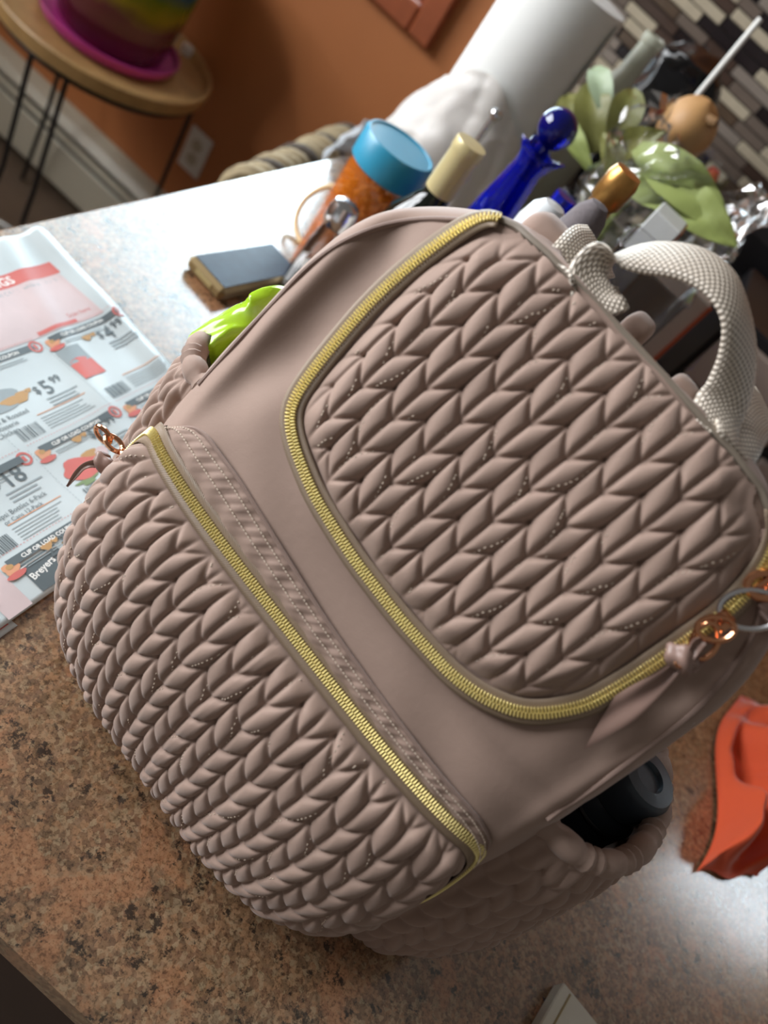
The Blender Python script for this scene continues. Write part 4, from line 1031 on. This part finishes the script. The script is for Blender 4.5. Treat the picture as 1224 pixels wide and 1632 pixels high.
# bouquet in a cut glass vase
vx, vy = at(1035, 330, 1.10)[:2]
vz = thing('glass_vase', 'cut glass vase with diamond pattern holding the wrapped green leaves', 'vase', T(vx, vy))
v = []; n_ = 64; pf = [(.045, 0), (.05, .004), (.052, .05), (.058, .11), (.066, .18), (.072, .22), (.069, .22), (.063, .18), (.055, .11), (.048, .05), (.046, .008)]
for q, (r, z) in enumerate(pf):
    for k in range(n_): v.append((vx+r*math.cos(2*math.pi*k/n_), vy+r*math.sin(2*math.pi*k/n_), CTOP+.0003+z))
f = [(j*n_+k, j*n_+(k+1) % n_, (j+1)*n_+(k+1) % n_, (j+1)*n_+k) for j in range(len(pf)-1) for k in range(n_)]+[tuple(range(n_))[::-1], tuple((len(pf)-1)*n_+k for k in range(n_))]
mk('vase_body', v, f, NT('pale_green_glass').set(Base_Color=srgb('A6A98C'), Roughness=.12, Alpha=.55).m, vz)
b = MB()
for k in range(14):
    for sg in (-1, 1):
        pts_ = [(vx+(.0525+.021*(t/11)**1.4)*math.cos(2*math.pi*k/14+sg*t*.085), vy+(.0525+.021*(t/11)**1.4)*math.sin(2*math.pi*k/14+sg*t*.085), CTOP+.03+.182*t/11) for t in range(12)]
        b.tube(pts_, .0019, 6)
b.build('cut_ribs', NT('cut_glass_rib').set(Base_Color=srgb('C9CBAE'), Roughness=.08, Alpha=.8).m, vz, kind='stuff')
M['leaf_a'] = plain('sage_leaf', '87934F', .6, 0, 20, .12); M['leaf_b'] = plain('olive_leaf', '6B6B35', .5, 0, 20, .15); M['leaf_c'] = plain('pale_leaf', '93A384', .5, 0, 20, .1)
bq = thing('leaf_bouquet', 'bouquet of broad green leaves in cellophane standing in the cut glass vase', 'bouquet', (vx, vy, CTOP+.06))
def leaf(p0, p1, w, mat, bend=.02, nrm=(0, -1, .4)):
    p0, p1 = np.array(p0), np.array(p1); d = p1-p0; n = np.array(nrm, float); n -= norm(d)*(n@norm(d)); n = norm(n); s_ = np.cross(norm(d), n); v = []
    for i in range(15):
        t = i/14; wid = w*math.sin(math.pi*min(1, t*.93+.07))**.8
        for j in range(7):
            u = j/3-1; v.append(p0+d*t+s_*wid*u+n*(bend*math.sin(math.pi*t)-abs(u)*wid*.35*-1+.0015*math.sin(t*20+u*3)))
    v = np.array(v); f = grid_faces(15, 7); mk('leaf', np.concatenate([v, v-n*.0012]), np.concatenate([f, f[:, ::-1]+105]), mat, bq)
for (a, b_, Y0, Y1, w, mt) in [((1015, 235), (1165, 375), 1.05, 1.0, .024, 'leaf_a'), ((1050, 300), (1175, 395), 1.04, .99, .022, 'leaf_a'), ((1000, 290), (1125, 345), 1.06, 1.02, .02, 'leaf_a'), ((975, 240), (1012, 140), 1.12, 1.17, .020, 'leaf_b'), ((945, 245), (940, 128), 1.13, 1.18, .022, 'leaf_b'), ((920, 250), (905, 150), 1.13, 1.20, .020, 'leaf_b'), ((968, 190), (945, 108), 1.14, 1.20, .014, 'leaf_c'), ((1000, 240), (1062, 210), 1.10, 1.06, .016, 'leaf_b'), ((985, 330), (1015, 250), 1.08, 1.10, .014, 'leaf_c'), ((940, 270), (890, 190), 1.10, 1.15, .012, 'leaf_a'), ((1000, 330), (960, 210), 1.08, 1.12, .014, 'leaf_b')]:
    leaf(at(*a, Y0), at(*b_, Y1), w*1.1, M[mt])
for k in range(7):
    a = 2*math.pi*k/7; MB().tube([(vx+.02*math.cos(a), vy+.02*math.sin(a), CTOP+.02), (vx+.03*math.cos(a+.4), vy+.03*math.sin(a+.4), CTOP+.17), (vx+.05*math.cos(a+.5), vy+.03+.04*math.sin(a+.5), CTOP+.27)], .003, 6).build('stem', M['leaf_a'], bq)
v = []; nu, nv = 72, 26
for i in range(nu):
    a = 2*math.pi*i/nu
    for j in range(nv):
        c = j/(nv-1); r = .070+.040*c**1.1+.006*math.sin(a*7+c*5); v.append((vx+.01*c+r*math.cos(a), vy-.01*c+r*.85*math.sin(a), CTOP+.18+.17*c+.03*c*math.sin(a*3)))
v = crumple(v, .016, 30, 9); f = grid_faces(nu, nv, True); o = mk('cellophane', v, f, M['film'], bq, False)
o['label'] = 'crinkled clear cellophane wrap'
wt = thing('tan_gourd', 'round tan gourd with a short stub rising above the cellophane bouquet', 'gourd', at(1095, 206, 1.22))
gc = at(1093, 206, 1.22); b = MB().ball((0, 0, 0), .0385, 40, 26, (1, 1, 1.08)); v = np.array(b.v); v = v*(1+.03*np.sin(3*np.arctan2(v[:, 1:2], v[:, 0:1])))+gc
mk('gourd_body', v, b.f, plain('tan_rind', 'B58A58', .55, 0, 30, .08, .05), wt)
g0 = at(1128, 191, 1.20); MB().tube([gc+(g0-gc)*.85, g0, g0+np.array([.012, -.004, .004])], [.010, .008, .006], 10).build('stub', plain('brown_stub', '7C5C38', .7), wt)
MB().tube([gc-np.array([0, 0, .036]), gc+np.array([.004, .012, -.16]), (gc[0], gc[1]+.02, CTOP+.0010)], .005, 8).build('stalk', M['leaf_b'], wt)
k0, k1 = at(1212, 30, 1.36), at(1098, 168, 1.34); kd = (k1-k0)/np.linalg.norm(k1-k0)
tag(MB().tube([k0, k0+kd*.16, k0+kd*((k0[2]-CTOP-.0045)/abs(kd[2]))], .0042, 12).build('white_stick', M['white_plastic']), 'thin white stick rising diagonally in front of the tile mosaic above the gourd', 'stick')

# tall clear bottle and black bag behind the bouquet
tx, ty = at(982, 140, 1.46)[:2]
tg = thing('clear_bottle', 'tall clear glass bottle standing between paper roll and black bag', 'bottle', T(tx, ty))
MB().lathe([(1e-6, 0), (.036, 0), (.038, .003), (.038, .25), (.030, .29), (.018, .32), (.0165, .37), (.019, .372), (.019, .384), (.0165, .385), (.015, .37), (.016, .32), (.028, .288), (.0365, .25), (.0365, .004), (1e-6, .003)], T(tx, ty), 40).build('bottle_body', NT('frosted_glass').set(Base_Color=srgb('C3C7B6'), Roughness=.15, Alpha=.6).m, tg)
MB().lathe([(1e-6, .0045), (.0355, .0045), (.0355, .21), (1e-6, .21)], T(tx, ty), 32).build('filling', plain('pale_grains', 'B9BAA8', .8, 0, 160, .3, .3), tg)
kx, ky = at(1092, 128, 1.60)[:2]
b = MB().ball((0, 0, 0), 1, 54, 36); v = np.array(b.v); v = v*np.array([.098, .075, .21])*(1-.1*np.clip(v[:, 2:3], 0, 1)); v = crumple(v, .024, 16, 2)+np.array([kx, ky, CTOP+.225]); v[:, 2] = np.maximum(v[:, 2], CTOP+.0006)
tag(mk('black_bag', v, b.f, M['black_gloss']), 'crumpled glossy black plastic bag standing against the mosaic tiles', 'plastic bag')

# small bottles just behind the bag
gx_, gy_, gz_ = at(1004, 274, .74); ga = (gz_-CTOP)/.338
gb_ = thing('amber_bottle', 'slim amber bottle with a gold foil top in front of the cut glass vase', 'bottle', T(gx_, gy_))
MB().lathe(zs([(1e-6, 0), (.024, 0), (.026, .003), (.026, .16), (.022, .20), (.0145, .25), (.0115, .30)], ga), T(gx_, gy_), 32).build('bottle_body', plain('amber_glass', '8C6A24', .1), gb_)
MB().lathe(zs([(.0122, .285), (.0130, .29), (.0120, .305), (.0150, .309), (.0155, .330), (.0130, .337), (1e-6, .338)], ga), T(gx_, gy_), 28).build('foil_top', plain('gold_foil', 'B98A4C', .3, .8, 90, .2, .4), gb_)
cx_, cy_, cz_ = at(886, 326, .70); ca_ = (cz_-CTOP)/.223
cbt = thing('blue_bottle', 'squat cobalt bottle with rounded white cap just behind the bag top', 'bottle', T(cx_, cy_))
MB().lathe(zs([(1e-6, 0), (.022, 0), (.024, .003), (.024, .175), (.019, .19)], ca_), T(cx_, cy_), 32).build('bottle_body', cob.m, cbt)
MB().lathe(zs([(.0195, .188), (.0205, .19), (.0205, .205), (.017, .216), (.010, .222), (1e-6, .223)], ca_), T(cx_, cy_), 32).build('white_cap', NT('milky_cap').set(Base_Color=srgb('D5D9DA'), Roughness=.3).m, cbt)
nx_, ny_, nz_ = at(905, 313, .83); na_ = (nz_-CTOP)/.2385
tag(MB().lathe(zs([(1e-6, 0), (.020, 0), (.022, .003), (.022, .20), (.019, .212), (.013, .222), (.013, .238), (1e-6, .2385)], na_), T(nx_, ny_), 28).build('small_blue_bottle', cob.m), 'plain small cobalt glass bottle behind the white-capped bottle', 'bottle')
ex_, ey_, ez_ = at(958, 325, .66); ea_ = (ez_-CTOP)/.260
eb = thing('grey_bottle', 'grey felt-covered bottle standing next to the amber bottle', 'bottle', T(ex_, ey_))
MB().lathe(zs([(1e-6, 0), (.017, 0), (.019, .003), (.019, .20), (.018, .235), (.014, .252), (.008, .259), (1e-6, .260)], ea_), T(ex_, ey_), 32).build('felt_sleeve', plain('grey_felt', '6D6668', .9, 0, 300, .2, .3), eb)

# carton, clear tub and drawer unit at the right
def upright(u, v, Y, z1, w, d, name, label, cat):
    p = at(u, v, Y); return p
ca = at(1085, 372, .90)
ctn = thing('carton', 'white and orange carton standing behind the clear tub', 'carton', T(ca[0]-.03, .925))
hz = ca[2]-CTOP
MB().box((ca[0]-.018, .930, CTOP+.0003+hz/2), (.036, .060, hz), bev=.0015).build('carton_body', plain('white_card', 'C9CBC8', .5), ctn)
MB().box((ca[0]+.0008, .931, CTOP+.0005+hz/2), (.0016, .057, hz-.003)).build('orange_side', plain('orange_card', 'C2662C', .5), ctn)
cu_ = at(1095, 480, .80)
tub = thing('clear_tub', 'rounded clear plastic tub behind the carry handle', 'container', T(cu_[0]-.04, .80))
hz2 = cu_[2]-CTOP+.005; tc_ = (cu_[0]-.043, .815)
def rrect(w, d, r, n=8):
    out = []
    for cx0, cy0, a0 in ((w-r, d-r, 0), (-w+r, d-r, 90), (-w+r, -d+r, 180), (w-r, -d+r, 270)):
        for k in range(n): a = math.radians(a0+90*k/(n-1)); out.append((cx0+r*math.cos(a), cy0+r*math.sin(a)))
    return out
v = []; lv = [(.84, 0), (.86, .004), (1, hz2-.004), (1.04, hz2-.003), (1.04, hz2), (.97, hz2), (.83, .008), (.80, .0065)]
for s_, z in lv: v += [(tc_[0]+x*s_, tc_[1]+y*s_, CTOP+.0003+z) for x, y in rrect(.045, .05, .016)]
f = [(j*32+k, j*32+(k+1) % 32, (j+1)*32+(k+1) % 32, (j+1)*32+k) for j in range(len(lv)-1) for k in range(32)]+[tuple(range(32))[::-1], tuple(7*32+k for k in range(32))]
mk('tub_body', v, f, M['glass_clear'], tub)
b = MB().ball((0, 0, 0), 1, 30, 20); v = crumple(np.array(b.v)*np.array([.028, .03, .05]), .012, 30, 5)+np.array([tc_[0]+.002, tc_[1]+.002, CTOP+.068])
mk('contents', v, b.f, plain('golden_brown_snack', 'A77A2E', .5, 0, 60, .3), tub)
# taupe box with orange edge, then the drawer unit
bx0 = at(1045, 582, .93); YT = 1.0
tb_ = thing('taupe_box', 'pale taupe storage box with an orange edge behind the handle', 'box', T(bx0[0]-.06, 1.0))
hb = at(1138, 494, .974)[2]-CTOP
MB().box((bx0[0]-.06, 1.00, CTOP+.0003+hb/2), (.118, .05, hb), bev=.002).build('box_body', plain('taupe_card', 'B5A89D', .55), tb_)
MB().box((bx0[0]-.0005, .974, CTOP+.0003+hb/2), (.004, .0035, hb-.002)).build('orange_edge', plain('rust_edge', 'B0502A', .5), tb_)
d0 = at(1100, 570, .98); dxl = d0[0]
du = thing('drawer_unit', 'taupe countertop drawer unit with black gaps at the right edge', 'drawer unit', T(dxl+.12, 1.12))
MB().box((dxl+.152, 1.13, CTOP+.0003+.14), (.30, .26, .28), bev=.003).build('carcass', M['black'], du)
dm = plain('taupe_drawer', '9B8B80', .5, 0, 14, .08)
for r in range(3):
    for c in range(2):
        dr = MB().box((dxl+.078+.148*c, .992, CTOP+.052+.088*r), (.138, .016, .078), bev=.003).build('drawer_front', dm, du); sub(dr, du)
        MB().ball((dxl+.078+.148*c, .979, CTOP+.052+.088*r), .007, 14, 10).build('knob', M['black'], dr)
# black appliance behind, at the frame's right edge
ap = at(1190, 395, 1.22)
al = thing('coffee_maker', 'glossy black appliance at the right edge behind the drawer unit', 'appliance', T(ap[0]+.06, 1.42))
MB().box((ap[0]+.07, 1.43, CTOP+.0003+.16), (.19, .22, .32), bev=.018).build('appliance_body', M['black'], al)
MB().box((ap[0]+.07, 1.318, CTOP+.22), (.12, .006, .06), bev=.002).build('front_panel', M['black_gloss'], al)
rp_ = at(1130, 283, 1.22)
rb = thing('red_tip_bottle', 'small grey bottle with a red tip beside the bouquet', 'bottle', T(rp_[0], rp_[1]))
hr = rp_[2]-CTOP
MB().lathe([(1e-6, 0), (.020, 0), (.022, .003), (.022, hr-.06), (.014, hr-.02), (.0105, hr-.012)], T(rp_[0], rp_[1]), 24).build('bottle_body', plain('grey_plastic', '7F8384', .4), rb)
MB().lathe([(.011, hr-.014), (.011, hr+.004), (.007, hr+.013), (1e-6, hr+.014)], T(rp_[0], rp_[1]), 20).build('red_tip', plain('red_plastic', 'D8452E', .35), rb)

# orange cloth
v = []; nu, nv = 110, 90
for i in range(nu):
    for j in range(nv):
        a, c = i/(nu-1), j/(nv-1)
        x = .450+.075*a+.10*a*c+.012*math.sin(c*7)*(1-a)+.02*(1-a)*c; y = .537+.29*c+.055*a+.004*math.sin(a*9)
        ed = min(a, 1-a, c, 1-c); e = min(1, ed/.12); e = e*e*(3-2*e)
        q = Vector((x*18+c*2, y*12, 1.3)); w = mnoise.noise(q+mnoise.noise_vector(q*.7)*1.1); w2 = mnoise.noise(q*2.3+Vector((5, 2, 0)))
        hgt = .004+e*(.022+.018*math.sin(a*9+c*5+w*2.5)+.012*math.sin(c*11-a*4+w*3)+.007*w2)
        v.append((x, y, CTOP+max(.001, hgt)))
v = np.array(v); f = grid_faces(nu, nv)
tag(mk('orange_cloth', np.concatenate([v, v-np.array([0, 0, .0009])]), np.concatenate([f, f[:, ::-1]+nu*nv]), fabric('orange_terry', 'D9552C', .5)), 'crumpled bright orange cloth on the counter at the right', 'cloth')

# white card box at the bottom edge
kt = np.array([.3374, .341, 0]); e1 = norm(np.array([-.24, -.97, 0])); e2 = norm(np.array([.985, -.17, 0]))
cc = kt+e1*.045+e2*.06
Rk = Matrix((e2, -e1, (0, 0, 1))).transposed()
kb = thing('white_card_box', 'flat white card box cut off by the bottom edge of the frame', 'box', T(cc[0], cc[1]))
MB().box(cc+np.array([0, 0, CTOP+.0065]), (.12, .09, .012), Rk, bev=.001).build('box_body', plain('white_board', 'C8C5B4', .5), kb)
MB().box(kt+e1*.045+e2*.0085+np.array([0, 0, CTOP+.0126]), (.0014, .084, .0006), Rk).build('fold_line', plain('tan_fold', '8C7A4C', .6), kb)
v, f = MB().lathe([(1e-6, 0), (1, 0), (1, .0006), (1e-6, .0006)], (0, 0, 0), 28).v, None
b = MB().lathe([(1e-6, 0), (.0045, 0), (.0045, .0007), (1e-6, .0007)], (0, 0, 0), 24, sx=1, sy=3.)
mk('black_window', [kt+e1*.042+e2*.0135+np.array([0, 0, CTOP+.0124])+e2*p[0]-e1*p[1]+np.array([0, 0, p[2]]) for p in np.array(b.v)], b.f, M['black'], kb)
